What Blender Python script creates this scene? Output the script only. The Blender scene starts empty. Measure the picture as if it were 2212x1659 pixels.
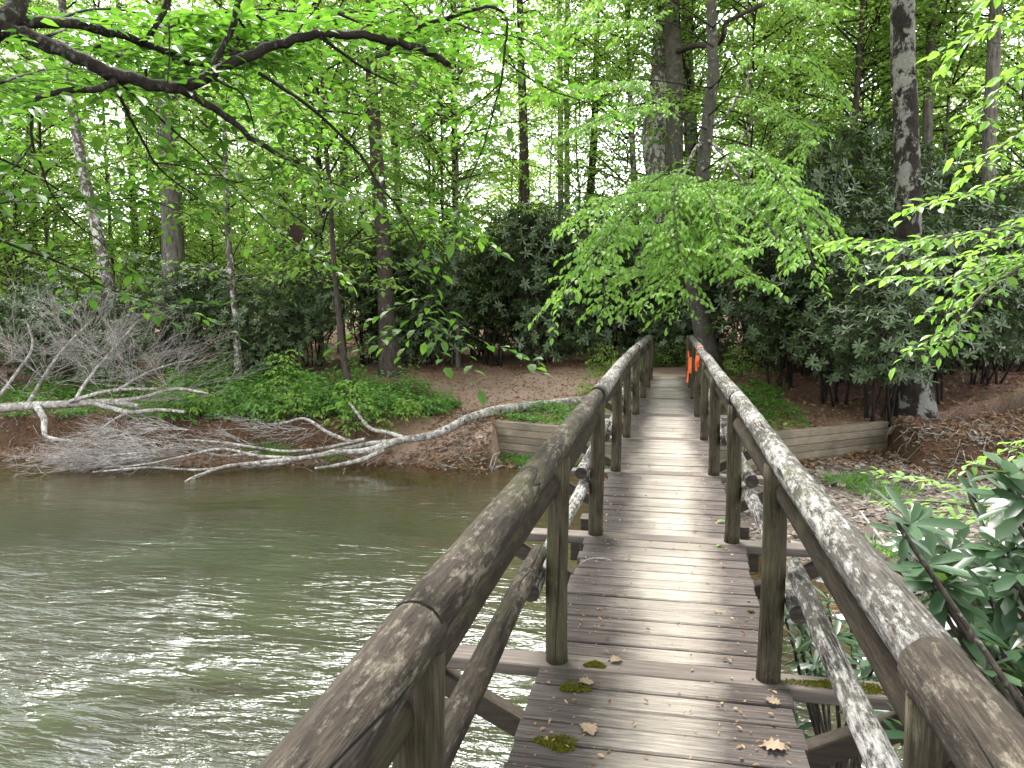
import bpy, math, random
import numpy as np
from mathutils import Vector
rad = math.radians
RNG = np.random.default_rng(7)
random.seed(7)
SC = bpy.context.scene
COL = SC.collection
# ------------------------------------------------------------------ camera, sky, sun, exposure
CAMZ, PITCH, YAW = 2.95, rad(5.8), rad(11.39)
cam = bpy.data.objects.new('camera', bpy.data.cameras.new('camera'))
COL.objects.link(cam)
cam.data.sensor_width = 36.0
cam.data.lens = 27.0
cam.data.clip_start, cam.data.clip_end = 0.05, 1500.0
cam.location = (0, 0, CAMZ)
cam.rotation_euler = (rad(90) - PITCH, 0, YAW)
SC.camera = cam
SUN_EL, SUN_AZ = rad(58), rad(-28)            # azimuth measured from +Y (along the bridge) towards +X
w = bpy.data.worlds.new('World')
SC.world = w
w.use_nodes = True
wt = w.node_tree
wt.nodes.clear()
sky = wt.nodes.new('ShaderNodeTexSky')
sky.sky_type = 'NISHITA'
sky.sun_disc = False
sky.sun_elevation, sky.sun_rotation = SUN_EL, SUN_AZ
hs = wt.nodes.new('ShaderNodeHueSaturation')
hs.inputs['Saturation'].default_value = 0.16
hs.inputs['Value'].default_value = 1.5
bgn = wt.nodes.new('ShaderNodeBackground')
bgn.inputs['Strength'].default_value = 0.15
wo = wt.nodes.new('ShaderNodeOutputWorld')
wt.links.new(sky.outputs[0], hs.inputs['Color'])
wt.links.new(hs.outputs[0], bgn.inputs['Color'])
wt.links.new(bgn.outputs[0], wo.inputs['Surface'])
sl = bpy.data.lights.new('sun', 'SUN')
sl.energy, sl.angle, sl.color = 3.6, rad(26), (1.0, 0.97, 0.92)
so = bpy.data.objects.new('sun', sl)
COL.objects.link(so)
_sd = Vector((math.sin(SUN_AZ) * math.cos(SUN_EL), math.cos(SUN_AZ) * math.cos(SUN_EL), math.sin(SUN_EL)))
so.rotation_euler = _sd.to_track_quat('Z', 'Y').to_euler()
vs = SC.view_settings
vs.view_transform, vs.look, vs.exposure, vs.gamma = 'Standard', 'None', 2.2, 1.0
vs.use_curve_mapping = False
cy = SC.cycles
cy.max_bounces, cy.diffuse_bounces, cy.glossy_bounces = 7, 4, 2
cy.transmission_bounces, cy.transparent_max_bounces = 4, 6
cy.caustics_reflective = cy.caustics_refractive = False
cy.sample_clamp_indirect = 6.0
cy.use_denoising = True
# ------------------------------------------------------------------ photograph geometry -> world
FPX, CX, CY = 1659.0, 1106.0, 829.5
FW = np.array([-math.sin(YAW) * math.cos(PITCH), math.cos(YAW) * math.cos(PITCH), -math.sin(PITCH)])
RT = np.array([math.cos(YAW), math.sin(YAW), 0.0])
UP = np.cross(RT, FW)
CAM = np.array([0, 0, CAMZ])
def P(x, y, d):
    return CAM + (FW + RT * (x - CX) / FPX - UP * (y - CY) / FPX) * d
def G(x, y, z):
    r = FW + RT * (x - CX) / FPX - UP * (y - CY) / FPX
    return CAM + r * (z - CAMZ) / r[2]
# ------------------------------------------------------------------ mesh builder
class MB:
    def __init__(s):
        s.v, s.f, s.n = [], [], 0
    def add(s, V, F, mat=0, smooth=False):
        V = np.asarray(V, float).reshape(-1, 3)
        s.v.append(V)
        for a in (F if isinstance(F, list) else [F]):
            s.f.append((np.asarray(a, np.int64) + s.n, mat, smooth))
        s.n += len(V)
    def mesh(s, name, mats):
        me = bpy.data.meshes.new(name)
        V = np.concatenate(s.v) if s.v else np.zeros((0, 3))
        me.vertices.add(len(V))
        me.vertices.foreach_set('co', V.astype(np.float32).ravel())
        li = np.concatenate([a.ravel() for a, m, q in s.f])
        tot = np.concatenate([np.full(len(a), a.shape[1]) for a, m, q in s.f])
        mi = np.concatenate([np.full(len(a), m) for a, m, q in s.f])
        sm = np.concatenate([np.full(len(a), q) for a, m, q in s.f])
        st = np.concatenate([[0], np.cumsum(tot)[:-1]])
        me.loops.add(len(li))
        me.loops.foreach_set('vertex_index', li.astype(np.int32))
        me.polygons.add(len(tot))
        me.polygons.foreach_set('loop_start', st.astype(np.int32))
        me.polygons.foreach_set('material_index', mi.astype(np.int32))
        me.polygons.foreach_set('use_smooth', sm)
        for m in (mats if isinstance(mats, (list, tuple)) else [mats]):
            me.materials.append(m)
        me.update(calc_edges=True)
        return me
    def obj(s, name, mats, parent=None, loc=None):
        return link(name, s.mesh(name, mats), parent, loc)
def link(name, me, parent=None, loc=None):
    o = bpy.data.objects.new(name, me)
    COL.objects.link(o)
    if parent is not None:
        o.parent = parent
    if loc is not None:
        o.location = loc
    return o
def tag(o, label=None, cat=None, group=None, kind=None):
    for k, v in (('label', label), ('category', cat), ('group', group), ('kind', kind)):
        if v:
            o[k] = v
    return o
def thing(name, label, cat, loc=(0, 0, 0), group=None, rz=0.0):
    o = link(name, None)
    o.location = loc
    o.rotation_euler = (0, 0, rz)
    return tag(o, label, cat, group)
def nrm(a):
    return a / np.maximum(np.linalg.norm(a, axis=-1, keepdims=True), 1e-9)
def spline(pts, n):
    pts = np.asarray(pts, float)
    if len(pts) < 3:
        return np.stack([np.interp(np.linspace(0, 1, n), np.linspace(0, 1, len(pts)), pts[:, k]) for k in range(pts.shape[1])], 1)
    q = np.vstack([2 * pts[0] - pts[1], pts, 2 * pts[-1] - pts[-2]])
    seg = len(pts) - 1
    t = np.linspace(0, seg, n)
    i = np.minimum(t.astype(int), seg - 1)
    u = (t - i)[:, None]
    a, b, c, d = q[i], q[i + 1], q[i + 2], q[i + 3]
    return .5 * (2 * b + (c - a) * u + (2 * a - 5 * b + 4 * c - d) * u * u + (3 * b - a - 3 * c + d) * u ** 3)
def tube(mb, pts, r, sides=8, mat=0, cap=True, bump=0.0, rng=None, smooth=True, freq=1.0):
    pts = np.asarray(pts, float)
    n = len(pts)
    r = np.broadcast_to(np.asarray(r, float), (n,))
    T = nrm(np.gradient(pts, axis=0))
    ref = np.array([0, 0, 1.]) if abs(T[:, 2]).mean() < .8 else np.array([0, 1., 0])
    A = nrm(np.cross(T, ref))
    B = np.cross(T, A)
    th = np.linspace(0, 2 * np.pi, sides, endpoint=False)
    R_ = np.repeat(r[:, None], sides, 1)
    if bump:
        rng = rng or RNG
        s = np.linspace(0, 1, n)[:, None] * n * .35 * freq
        R_ = R_ * (1 + bump * sum(np.sin(k * th[None] + rng.uniform(0, 6.3) + s * rng.uniform(-.6, .6)) * np.sin(s * rng.uniform(.5, 1.6) + rng.uniform(0, 6.3)) for k in (1, 2, 3, 5)) * .5)
        R_ = R_ * (1 + bump * .35 * rng.normal(size=R_.shape))
    V = pts[:, None] + R_[..., None] * (np.cos(th)[None, :, None] * A[:, None] + np.sin(th)[None, :, None] * B[:, None])
    V = V.reshape(-1, 3)
    i = np.arange(n - 1)[:, None] * sides
    j = np.arange(sides)[None]
    j2 = (j + 1) % sides
    F = np.stack([i + j, i + j2, i + sides + j2, i + sides + j], -1).reshape(-1, 4)
    if cap:
        V = np.vstack([V, pts[0], pts[-1]])
        jj = np.arange(sides)
        c0 = np.stack([np.full(sides, n * sides), (jj + 1) % sides, jj], 1)
        c1 = np.stack([np.full(sides, n * sides + 1), (n - 1) * sides + jj, (n - 1) * sides + (jj + 1) % sides], 1)
        mb.add(V, F, mat, smooth)
        mb.n -= len(V)
        mb.f.append((c0 + mb.n, mat, False))
        mb.f.append((c1 + mb.n, mat, False))
        mb.n += len(V)
    else:
        mb.add(V, F, mat, smooth)
def sticks(mb, P0, P1, P2, r, mat=0):
    """many thin three-sided twigs, each through three points"""
    P0, P1, P2 = (np.asarray(a, float) for a in (P0, P1, P2))
    n = len(P0)
    if n == 0:
        return
    T = nrm(P2 - P0)
    A = nrm(np.cross(T, np.array([.12, .2, 1.])))
    B = np.cross(T, A)
    r = np.broadcast_to(np.asarray(r, float), (n,))[:, None]
    V = np.zeros((n, 9, 3))
    for k, (pp, q) in enumerate(((P0, 1.), (P1, .75), (P2, .3))):
        for j in range(3):
            a = 2 * np.pi * j / 3
            V[:, k * 3 + j] = pp + r * q * (math.cos(a) * A + math.sin(a) * B)
    b = (np.arange(n) * 9)[:, None]
    F = [b + np.array([[k * 3 + j, k * 3 + (j + 1) % 3, k * 3 + 3 + (j + 1) % 3, k * 3 + 3 + j]]) for k in range(2) for j in range(3)]
    mb.add(V, np.concatenate(F), mat, True)
def leaves(mb, Pn, D, N, L, W, mode=0, mat=0, curl=.18, fold=.16):
    Pn, D, N = np.asarray(Pn, float), nrm(np.asarray(D, float)), np.asarray(N, float)
    n = len(Pn)
    if n == 0:
        return
    L = np.broadcast_to(np.asarray(L, float), (n,))[:, None]
    W = np.broadcast_to(np.asarray(W, float), (n,))[:, None]
    S = nrm(np.cross(D, N))
    U = np.cross(S, D)
    if mode == 0:
        V = np.stack([Pn, Pn + .45 * L * D + .5 * W * S + fold * W * U, Pn + L * D - curl * L * U, Pn + .45 * L * D - .5 * W * S + fold * W * U], 1)
        b = (np.arange(n) * 4)[:, None]
        mb.add(V, np.concatenate([b + np.array([[0, 1, 2]]), b + np.array([[0, 2, 3]])]), mat)
        return
    if mode == 1:        # pointed oval
        t1, t2, w1, w2 = .30, .66, .47, .42
    else:                # long blunt evergreen leaf
        t1, t2, w1, w2 = .35, .80, .40, .46
    c = curl
    pt = lambda t, s, f: Pn + t * L * D + s * W * S + (f * fold * W - c * t * t * L) * U
    V = np.stack([pt(0, 0, 0), pt(t1, 0, 0), pt(t2, 0, 0), pt(1, 0, 0), pt(t1, w1, 1), pt(t2, w2, 1), pt(t1, -w1, 1), pt(t2, -w2, 1)], 1)
    b = (np.arange(n) * 8)[:, None]
    mb.add(V, [np.concatenate([b + np.array([q]) for q in ([0, 4, 1], [0, 1, 6], [2, 5, 3], [2, 3, 7])]),
               np.concatenate([b + np.array([q]) for q in ([1, 4, 5, 2], [1, 2, 7, 6])])], mat, mode == 2)
def box(mb, c, s, mat=0, R3=None, ch=0.0):
    x, y, z = (np.asarray(s, float) / 2)
    V = np.array([[a * x, b * y, d * z] for d in (-1, 1) for b in (-1, 1) for a in (-1, 1)])
    if R3 is not None:
        V = V @ np.asarray(R3).T
    mb.add(V + np.asarray(c), np.array([[0, 2, 3, 1], [4, 5, 7, 6], [0, 1, 5, 4], [2, 6, 7, 3], [0, 4, 6, 2], [1, 3, 7, 5]]), mat)
def beam(mb, a, b, wd, ht, mat=0, ch=.006, up=(0, 0, 1)):
    """chamfered board from a to b"""
    a, b = np.asarray(a, float), np.asarray(b, float)
    T = nrm(b - a)
    S = nrm(np.cross(T, np.asarray(up, float)))
    U = np.cross(S, T)
    h, k = wd / 2, ht / 2
    pr = np.array([[-h, -k + ch], [-h, k - ch], [-h + ch, k], [h - ch, k], [h, k - ch], [h, -k + ch], [h - ch, -k], [-h + ch, -k]])
    m = len(pr)
    V = np.vstack([q + pr[:, :1] * S + pr[:, 1:] * U for q in (a, b)])
    j = np.arange(m)
    mb.add(V, [np.stack([j, (j + 1) % m, m + (j + 1) % m, m + j], 1), np.array([j[::-1]]), np.array([m + j])], mat)
# ------------------------------------------------------------------ materials
def new_mat(name):
    m = bpy.data.materials.new(name)
    m.use_nodes = True
    t = m.node_tree
    t.nodes.clear()
    out = t.nodes.new('ShaderNodeOutputMaterial')
    return m, t, out
def nd(t, k, **kw):
    n = t.nodes.new(k)
    for a, b in kw.items():
        if a in n.bl_rna.properties:
            setattr(n, a, b)
        else:
            n.inputs[a].default_value = b
    return n
def ramp(t, src, stops, interp='LINEAR'):
    n = t.nodes.new('ShaderNodeValToRGB')
    n.color_ramp.interpolation = interp
    e = n.color_ramp.elements
    while len(e) < len(stops):
        e.new(.5)
    for q, (p_, c_) in zip(e, stops):
        q.position = p_
        q.color = (*c_, 1) if len(c_) == 3 else c_
    t.links.new(src, n.inputs[0])
    return n.outputs[0]
def noise(t, scale, stretch=None, detail=4, rough=.55, coord='Object', dist=0.0):
    tc = t.nodes.new('ShaderNodeTexCoord')
    src = tc.outputs[coord]
    if stretch:
        mp = t.nodes.new('ShaderNodeMapping')
        mp.inputs['Scale'].default_value = stretch
        t.links.new(src, mp.inputs['Vector'])
        src = mp.outputs[0]
    n = nd(t, 'ShaderNodeTexNoise', Scale=scale, Detail=detail, Roughness=rough, Distortion=dist)
    t.links.new(src, n.inputs['Vector'])
    return n.outputs['Fac']
def mixc(t, fac, a, b, mode='MIX'):
    n = t.nodes.new('ShaderNodeMix')
    n.data_type = 'RGBA'
    n.blend_type = mode
    for i, v in ((0, fac), (6, a), (7, b)):
        if hasattr(v, 'links'):
            t.links.new(v, n.inputs[i])
        else:
            n.inputs[i].default_value = v if i == 0 else (*v, 1)
    return n.outputs[2]
def mth(t, op, a, b=0.0, clamp=False):
    n = t.nodes.new('ShaderNodeMath')
    n.operation = op
    n.use_clamp = clamp
    for i, v in enumerate((a, b)):
        if hasattr(v, 'links'):
            t.links.new(v, n.inputs[i])
        else:
            n.inputs[i].default_value = v
    return n.outputs[0]
def principled(t, out, color, rough=.7, spec=.3, bump=None, bstr=.4, bdist=.02):
    b = nd(t, 'ShaderNodeBsdfPrincipled')
    b.inputs['Specular IOR Level'].default_value = spec
    for k, v in (('Base Color', color), ('Roughness', rough)):
        if hasattr(v, 'links'):
            t.links.new(v, b.inputs[k])
        else:
            b.inputs[k].default_value = (*v, 1) if k == 'Base Color' else v
    if bump is not None:
        bn = nd(t, 'ShaderNodeBump', Strength=bstr, Distance=bdist)
        t.links.new(bump, bn.inputs['Height'])
        t.links.new(bn.outputs[0], b.inputs['Normal'])
    if out is not None:
        t.links.new(b.outputs[0], out.inputs['Surface'])
    return b
def leaf_mat(name, c1, c2, tr1, tr2, fac=.5, rough=.45, spec=.35):
    m, t, out = new_mat(name)
    g = t.nodes.new('ShaderNodeNewGeometry')
    r = g.outputs['Random Per Island']
    b = principled(t, None, ramp(t, r, [(0, c1), (1, c2)]), rough, spec)
    tl = t.nodes.new('ShaderNodeBsdfTranslucent')
    t.links.new(ramp(t, r, [(0, tr1), (1, tr2)]), tl.inputs['Color'])
    mx = nd(t, 'ShaderNodeMixShader', Fac=fac)
    t.links.new(b.outputs[0], mx.inputs[1])
    t.links.new(tl.outputs[0], mx.inputs[2])
    t.links.new(mx.outputs[0], out.inputs['Surface'])
    return m
def bark_mat(name, dark, mid, lich, lo=.52, hi=.62, lscale=9, furrow=(9, 9, 1.2), bstr=.6):
    m, t, out = new_mat(name)
    f = noise(t, 2.2, furrow, 5, .65)
    base = ramp(t, f, [(.32, dark), (.62, mid)])
    l = noise(t, lscale, (1, 1, .7), 5, .7, dist=.4)
    big = noise(t, 1.1, None, 2)
    k = mth(t, 'ADD', l, mth(t, 'MULTIPLY', mth(t, 'SUBTRACT', big, .5), .35))
    col = mixc(t, ramp(t, k, [(lo, (0, 0, 0)), (hi, (1, 1, 1))]), base, lich)
    col = mixc(t, 1.0, col, ramp(t, noise(t, 34, (1, 1, .6), 5, .75), [(.3, (.55, .55, .55)), (.68, (1.2, 1.2, 1.2))]), 'MULTIPLY')
    principled(t, out, col, .88, .15, f, bstr, .03)
    return m
def log_mat(name, axis, dark, pale, grey, cover, bark=True, crack=True):
    """weathered round timber; axis is the log's long axis"""
    m, t, out = new_mat(name)
    st = [5.0, 5.0, 5.0]
    st[axis] = .5
    st2 = [1.0, 1.0, 1.0]
    st2[axis] = .45
    st4 = [1.0, 1.0, 1.0]
    st4[axis] = .28
    grain = noise(t, 6.0, tuple(st), 5, .7)
    mot = noise(t, 46.0, tuple(st4), 8, .78)
    big = noise(t, 4.3, tuple(st2), 4, .6)
    k = mth(t, 'ADD', mot, mth(t, 'MULTIPLY', mth(t, 'SUBTRACT', big, .5), .45))
    st5 = [1.0, 1.0, 1.0]
    st5[axis] = .06
    fib = noise(t, 150.0, tuple(st5), 3, .7)
    base = ramp(t, grain, [(.3, dark), (.65, grey)])
    col = mixc(t, ramp(t, k, [(cover - .03, (0, 0, 0)), (cover + .10, (1, 1, 1))]), base, pale)
    col = mixc(t, 1.0, col, ramp(t, fib, [(.34, (.5, .49, .48)), (.62, (1.15, 1.15, 1.15))]), 'MULTIPLY')
    h = mth(t, 'ADD', mth(t, 'ADD', mth(t, 'MULTIPLY', grain, .6), mth(t, 'MULTIPLY', mot, .5)), mth(t, 'MULTIPLY', fib, .35))
    if crack:
        st3 = [9.0, 9.0, 9.0]
        st3[axis] = .55
        cr = noise(t, .9, tuple(st3), 3, .5, dist=.2)
        ck = ramp(t, mth(t, 'ABSOLUTE', mth(t, 'SUBTRACT', cr, .5)), [(.0, (1, 1, 1)), (.018, (0, 0, 0))])
        gate = ramp(t, noise(t, 1.7, None, 2), [(.5, (0, 0, 0)), (.58, (1, 1, 1))])
        ck = mth(t, 'MULTIPLY', ck, gate)
        col = mixc(t, ck, col, (.012, .01, .009))
        h = mth(t, 'SUBTRACT', h, mth(t, 'MULTIPLY', ck, .8))
    gr = noise(t, 3.2, None, 3)
    col = mixc(t, ramp(t, gr, [(.55, (0, 0, 0)), (.75, (.4, .4, .4))]), col, (.07, .075, .032))
    principled(t, out, col, .88, .12, h, .8, .012)
    return m
M = {}
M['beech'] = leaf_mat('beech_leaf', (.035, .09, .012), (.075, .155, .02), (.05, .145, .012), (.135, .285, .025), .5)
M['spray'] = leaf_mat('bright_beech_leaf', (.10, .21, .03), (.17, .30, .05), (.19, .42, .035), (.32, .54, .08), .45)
M['wood_leaf'] = leaf_mat('woodland_leaf', (.11, .20, .03), (.20, .31, .07), (.24, .46, .05), (.46, .64, .14), .56)
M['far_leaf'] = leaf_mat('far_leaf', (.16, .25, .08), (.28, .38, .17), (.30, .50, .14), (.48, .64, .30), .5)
M['rhodo'] = leaf_mat('rhododendron_leaf', (.036, .062, .022), (.085, .125, .05), (.05, .10, .02), (.09, .16, .03), .15, .42, .5)
M['rhodo_near'] = leaf_mat('large_evergreen_leaf', (.022, .052, .024), (.045, .085, .04), (.05, .11, .015), (.10, .19, .025), .22, .34, .5)
M['cover'] = leaf_mat('ground_plant_leaf', (.055, .14, .022), (.12, .25, .05), (.13, .30, .03), (.24, .44, .06), .4)
M['grass'] = leaf_mat('grass_blade', (.05, .13, .02), (.09, .2, .035), (.1, .25, .03), (.2, .4, .05), .4)
M['litter'] = leaf_mat('fallen_leaf', (.11, .055, .03), (.30, .19, .12), (.1, .05, .02), (.2, .1, .04), .15, .8, .1)
M['debris'] = leaf_mat('deck_debris', (.16, .065, .03), (.36, .27, .16), (.15, .07, .03), (.2, .12, .06), .15, .8, .1)
M['moss'] = leaf_mat('moss', (.06, .07, .008), (.12, .11, .015), (.1, .12, .01), (.15, .16, .02), .25, .9, .05)
M['twig'] = bark_mat('twig_bark', (.018, .014, .011), (.05, .04, .033), (.16, .16, .13), .6, .72, 30)
M['branch'] = bark_mat('dark_branch_bark', (.010, .008, .006), (.026, .021, .017), (.085, .095, .078), .60, .70, 38, (6, 6, 6))
M['bark_grey'] = bark_mat('grey_furrowed_bark', (.045, .038, .033), (.16, .14, .125), (.28, .27, .25), .62, .72, 7, (7, 7, .8), .9)
M['bark_beech'] = bark_mat('smooth_grey_bark', (.045, .04, .033), (.085, .078, .062), (.24, .25, .21), .60, .66, 12, (3, 3, 2), .3)
M['bark_lichen'] = bark_mat('lichened_bark', (.05, .042, .036), (.12, .10, .085), (.42, .41, .37), .50, .57, 9, (4, 4, 2), .5)
M['bark_patch'] = bark_mat('dark_patched_bark', (.010, .008, .007), (.03, .023, .018), (.17, .165, .145), .50, .56, 3.4, (3, 3, 3), .8)
M['bark_dark'] = bark_mat('dark_brown_bark', (.022, .017, .014), (.07, .055, .045), (.2, .19, .16), .6, .68, 12, (7, 7, 1.5), .7)
M['bark_pale'] = bark_mat('pale_bark', (.16, .15, .135), (.30, .285, .26), (.42, .41, .38), .5, .6, 10, (4, 4, 1), .3)
M['dead_white'] = bark_mat('bleached_bark', (.06, .05, .042), (.30, .275, .245), (.47, .44, .405), .50, .58, 14, (4, 4, 4), .5)
M['dead_grey'] = bark_mat('dead_grey_twigs', (.13, .115, .10), (.32, .29, .265), (.46, .43, .40), .52, .6, 12, (4, 4, 4), .4)
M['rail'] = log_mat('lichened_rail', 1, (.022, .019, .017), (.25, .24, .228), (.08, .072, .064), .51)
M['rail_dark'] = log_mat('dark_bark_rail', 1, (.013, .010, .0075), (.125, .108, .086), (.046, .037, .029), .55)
M['midrail'] = log_mat('mottled_mid_rail', 1, (.022, .019, .017), (.29, .28, .27), (.085, .076, .068), .50)
M['subrail'] = log_mat('under_rail', 1, (.02, .015, .011), (.075, .062, .046), (.045, .035, .025), .62, crack=False)
M['post'] = log_mat('post_timber', 2, (.026, .022, .013), (.115, .105, .07), (.075, .063, .043), .60)
M['cut'] = log_mat('cut_end', 0, (.02, .017, .014), (.10, .085, .07), (.05, .042, .035), .62, crack=False)
def deck_mat():
    m, t, out = new_mat('deck_board')
    tc = t.nodes.new('ShaderNodeTexCoord')
    sp = t.nodes.new('ShaderNodeSeparateXYZ')
    t.links.new(tc.outputs['Object'], sp.inputs[0])
    x = mth(t, 'ABSOLUTE', mth(t, 'SUBTRACT', sp.outputs[0], .03))
    nb = noise(t, 2.4, (1, .35, 1), 3)
    nf = noise(t, 14, (.5, 3, 1), 5, .7)
    k = mth(t, 'ADD', x, mth(t, 'ADD', mth(t, 'MULTIPLY', mth(t, 'SUBTRACT', nb, .5), .32), mth(t, 'MULTIPLY', mth(t, 'SUBTRACT', nf, .5), .28)))
    g = t.nodes.new('ShaderNodeNewGeometry')
    rnd = g.outputs['Random Per Island']
    k = mth(t, 'ADD', k, mth(t, 'MULTIPLY', mth(t, 'SUBTRACT', rnd, .5), .06))
    k = mth(t, 'ADD', k, ramp(t, mth(t, 'MULTIPLY', sp.outputs[1], .1), [(.25, (.13, .13, .13)), (.5, (0, 0, 0))]))  # near end of deck kept darker; canopy shade painted into the board colour
    grain = noise(t, 7, (.35, 9, 2), 5, .7, dist=.3)
    edge = ramp(t, grain, [(.3, (.036, .030, .028)), (.7, (.122, .106, .099))])
    cen = ramp(t, grain, [(.25, (.20, .178, .15)), (.7, (.33, .30, .265))])
    col = mixc(t, ramp(t, k, [(.14, (0, 0, 0)), (.36, (1, 1, 1))]), cen, edge)
    tone = ramp(t, rnd, [(0, (.78, .77, .77)), (1, (1.1, 1.1, 1.1))])
    col = mixc(t, 1.0, col, tone, 'MULTIPLY')
    sp2 = noise(t, 60, (.6, 1, 1), 3, .6)
    col = mixc(t, ramp(t, sp2, [(.68, (0, 0, 0)), (.74, (.5, .5, .5))]), col, (.42, .37, .32))
    fine = noise(t, 26, (.2, 9, 2), 4, .75)
    col = mixc(t, 1.0, col, ramp(t, fine, [(.34, (.55, .53, .52)), (.6, (1.12, 1.12, 1.12))]), 'MULTIPLY')
    principled(t, out, col, .95, .05, mth(t, 'ADD', grain, fine), .8, .006)
    return m
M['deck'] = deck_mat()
def board_mat(name, d, p_, st=(.5, 9, 9)):
    m, t, out = new_mat(name)
    g = t.nodes.new('ShaderNodeNewGeometry')
    gr = noise(t, 5, st, 5, .7)
    st_ = noise(t, 1.6, None, 4)
    col = ramp(t, gr, [(.25, d), (.75, p_)])
    col = mixc(t, 1.0, col, ramp(t, g.outputs['Random Per Island'], [(0, (.78, .78, .78)), (1, (1.12, 1.12, 1.1))]), 'MULTIPLY')
    col = mixc(t, ramp(t, st_, [(.52, (0, 0, 0)), (.72, (.6, .6, .6))]), col, (d[0] * .6, d[1] * .65, d[2] * .6))
    principled(t, out, col, .8, .2, gr, .35, .008)
    return m
M['outrigger'] = board_mat('outrigger_board', (.05, .04, .035), (.15, .125, .11))
M['stringer'] = board_mat('dark_timber', (.022, .017, .013), (.07, .055, .043))
M['wall'] = board_mat('treated_board', (.11, .085, .06), (.24, .20, .15), (1.2, 1.2, 9))
def ground_mat():
    m, t, out = new_mat('forest_floor')
    def mask(nm):
        a = t.nodes.new('ShaderNodeAttribute')
        a.attribute_name = nm
        return a.outputs['Fac']
    n1 = noise(t, 1.3, None, 5)
    n2 = noise(t, 22, None, 4, .7)
    n3 = noise(t, 60, None, 3, .7)
    floor_ = ramp(t, n2, [(.3, (.06, .036, .024)), (.5, (.16, .092, .064)), (.7, (.30, .20, .15))])
    moss = ramp(t, n2, [(.3, (.02, .035, .01)), (.7, (.06, .09, .025))])
    floor_ = mixc(t, ramp(t, n1, [(.55, (0, 0, 0)), (.7, (.5, .5, .5))]), floor_, moss)
    dirt = ramp(t, n3, [(.3, (.20, .135, .10)), (.7, (.36, .26, .205))])
    grav = ramp(t, n3, [(.3, (.05, .04, .032)), (.7, (.15, .12, .10))])
    bank = ramp(t, n2, [(.3, (.035, .02, .012)), (.7, (.13, .075, .045))])
    col = mixc(t, mask('dirt'), floor_, dirt)
    col = mixc(t, mask('gravel'), col, grav)
    col = mixc(t, mask('bank'), col, bank)
    bed = ramp(t, n2, [(.3, (.03, .021, .010)), (.7, (.11, .072, .034))])
    col = mixc(t, mask('bed'), col, bed)
    principled(t, out, col, .9, .15, mth(t, 'ADD', n2, mth(t, 'MULTIPLY', n3, .4)), .7, .04)
    return m
M['ground'] = ground_mat()
def stone_mat():
    m, t, out = new_mat('river_stone')
    g = t.nodes.new('ShaderNodeNewGeometry')
    c = ramp(t, g.outputs['Random Per Island'], [(0, (.05, .042, .037)), (.4, (.135, .107, .09)), (.75, (.20, .165, .14)), (1, (.28, .245, .215))])
    n = noise(t, 30, None, 3)
    c = mixc(t, 1.0, c, ramp(t, n, [(.3, (.75, .75, .75)), (.7, (1.1, 1.1, 1.1))]), 'MULTIPLY')
    principled(t, out, c, .75, .25, n, .3, .01)
    return m
M['stone'] = stone_mat()
def plain(name, c, rough=.6, spec=.3):
    m, t, out = new_mat(name)
    n = noise(t, 25, None, 3)
    principled(t, out, mixc(t, 1.0, c, ramp(t, n, [(.3, (.8, .8, .8)), (.7, (1.1, 1.1, 1.1))]), 'MULTIPLY'), rough, spec)
    return m
M['tape'] = plain('orange_tape', (.85, .13, .02), .45, .4)
M['wet_stone'] = plain('wet_stone', (.035, .03, .026), .25, .5)
M['brown_leaf'] = plain('dead_leaf', (.19, .14, .10), .8, .1)
M['dark_leaf'] = plain('withered_leaf', (.035, .025, .018), .8, .1)
M['orange_stone'] = plain('rusty_stone', (.30, .115, .05), .5, .3)
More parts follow.
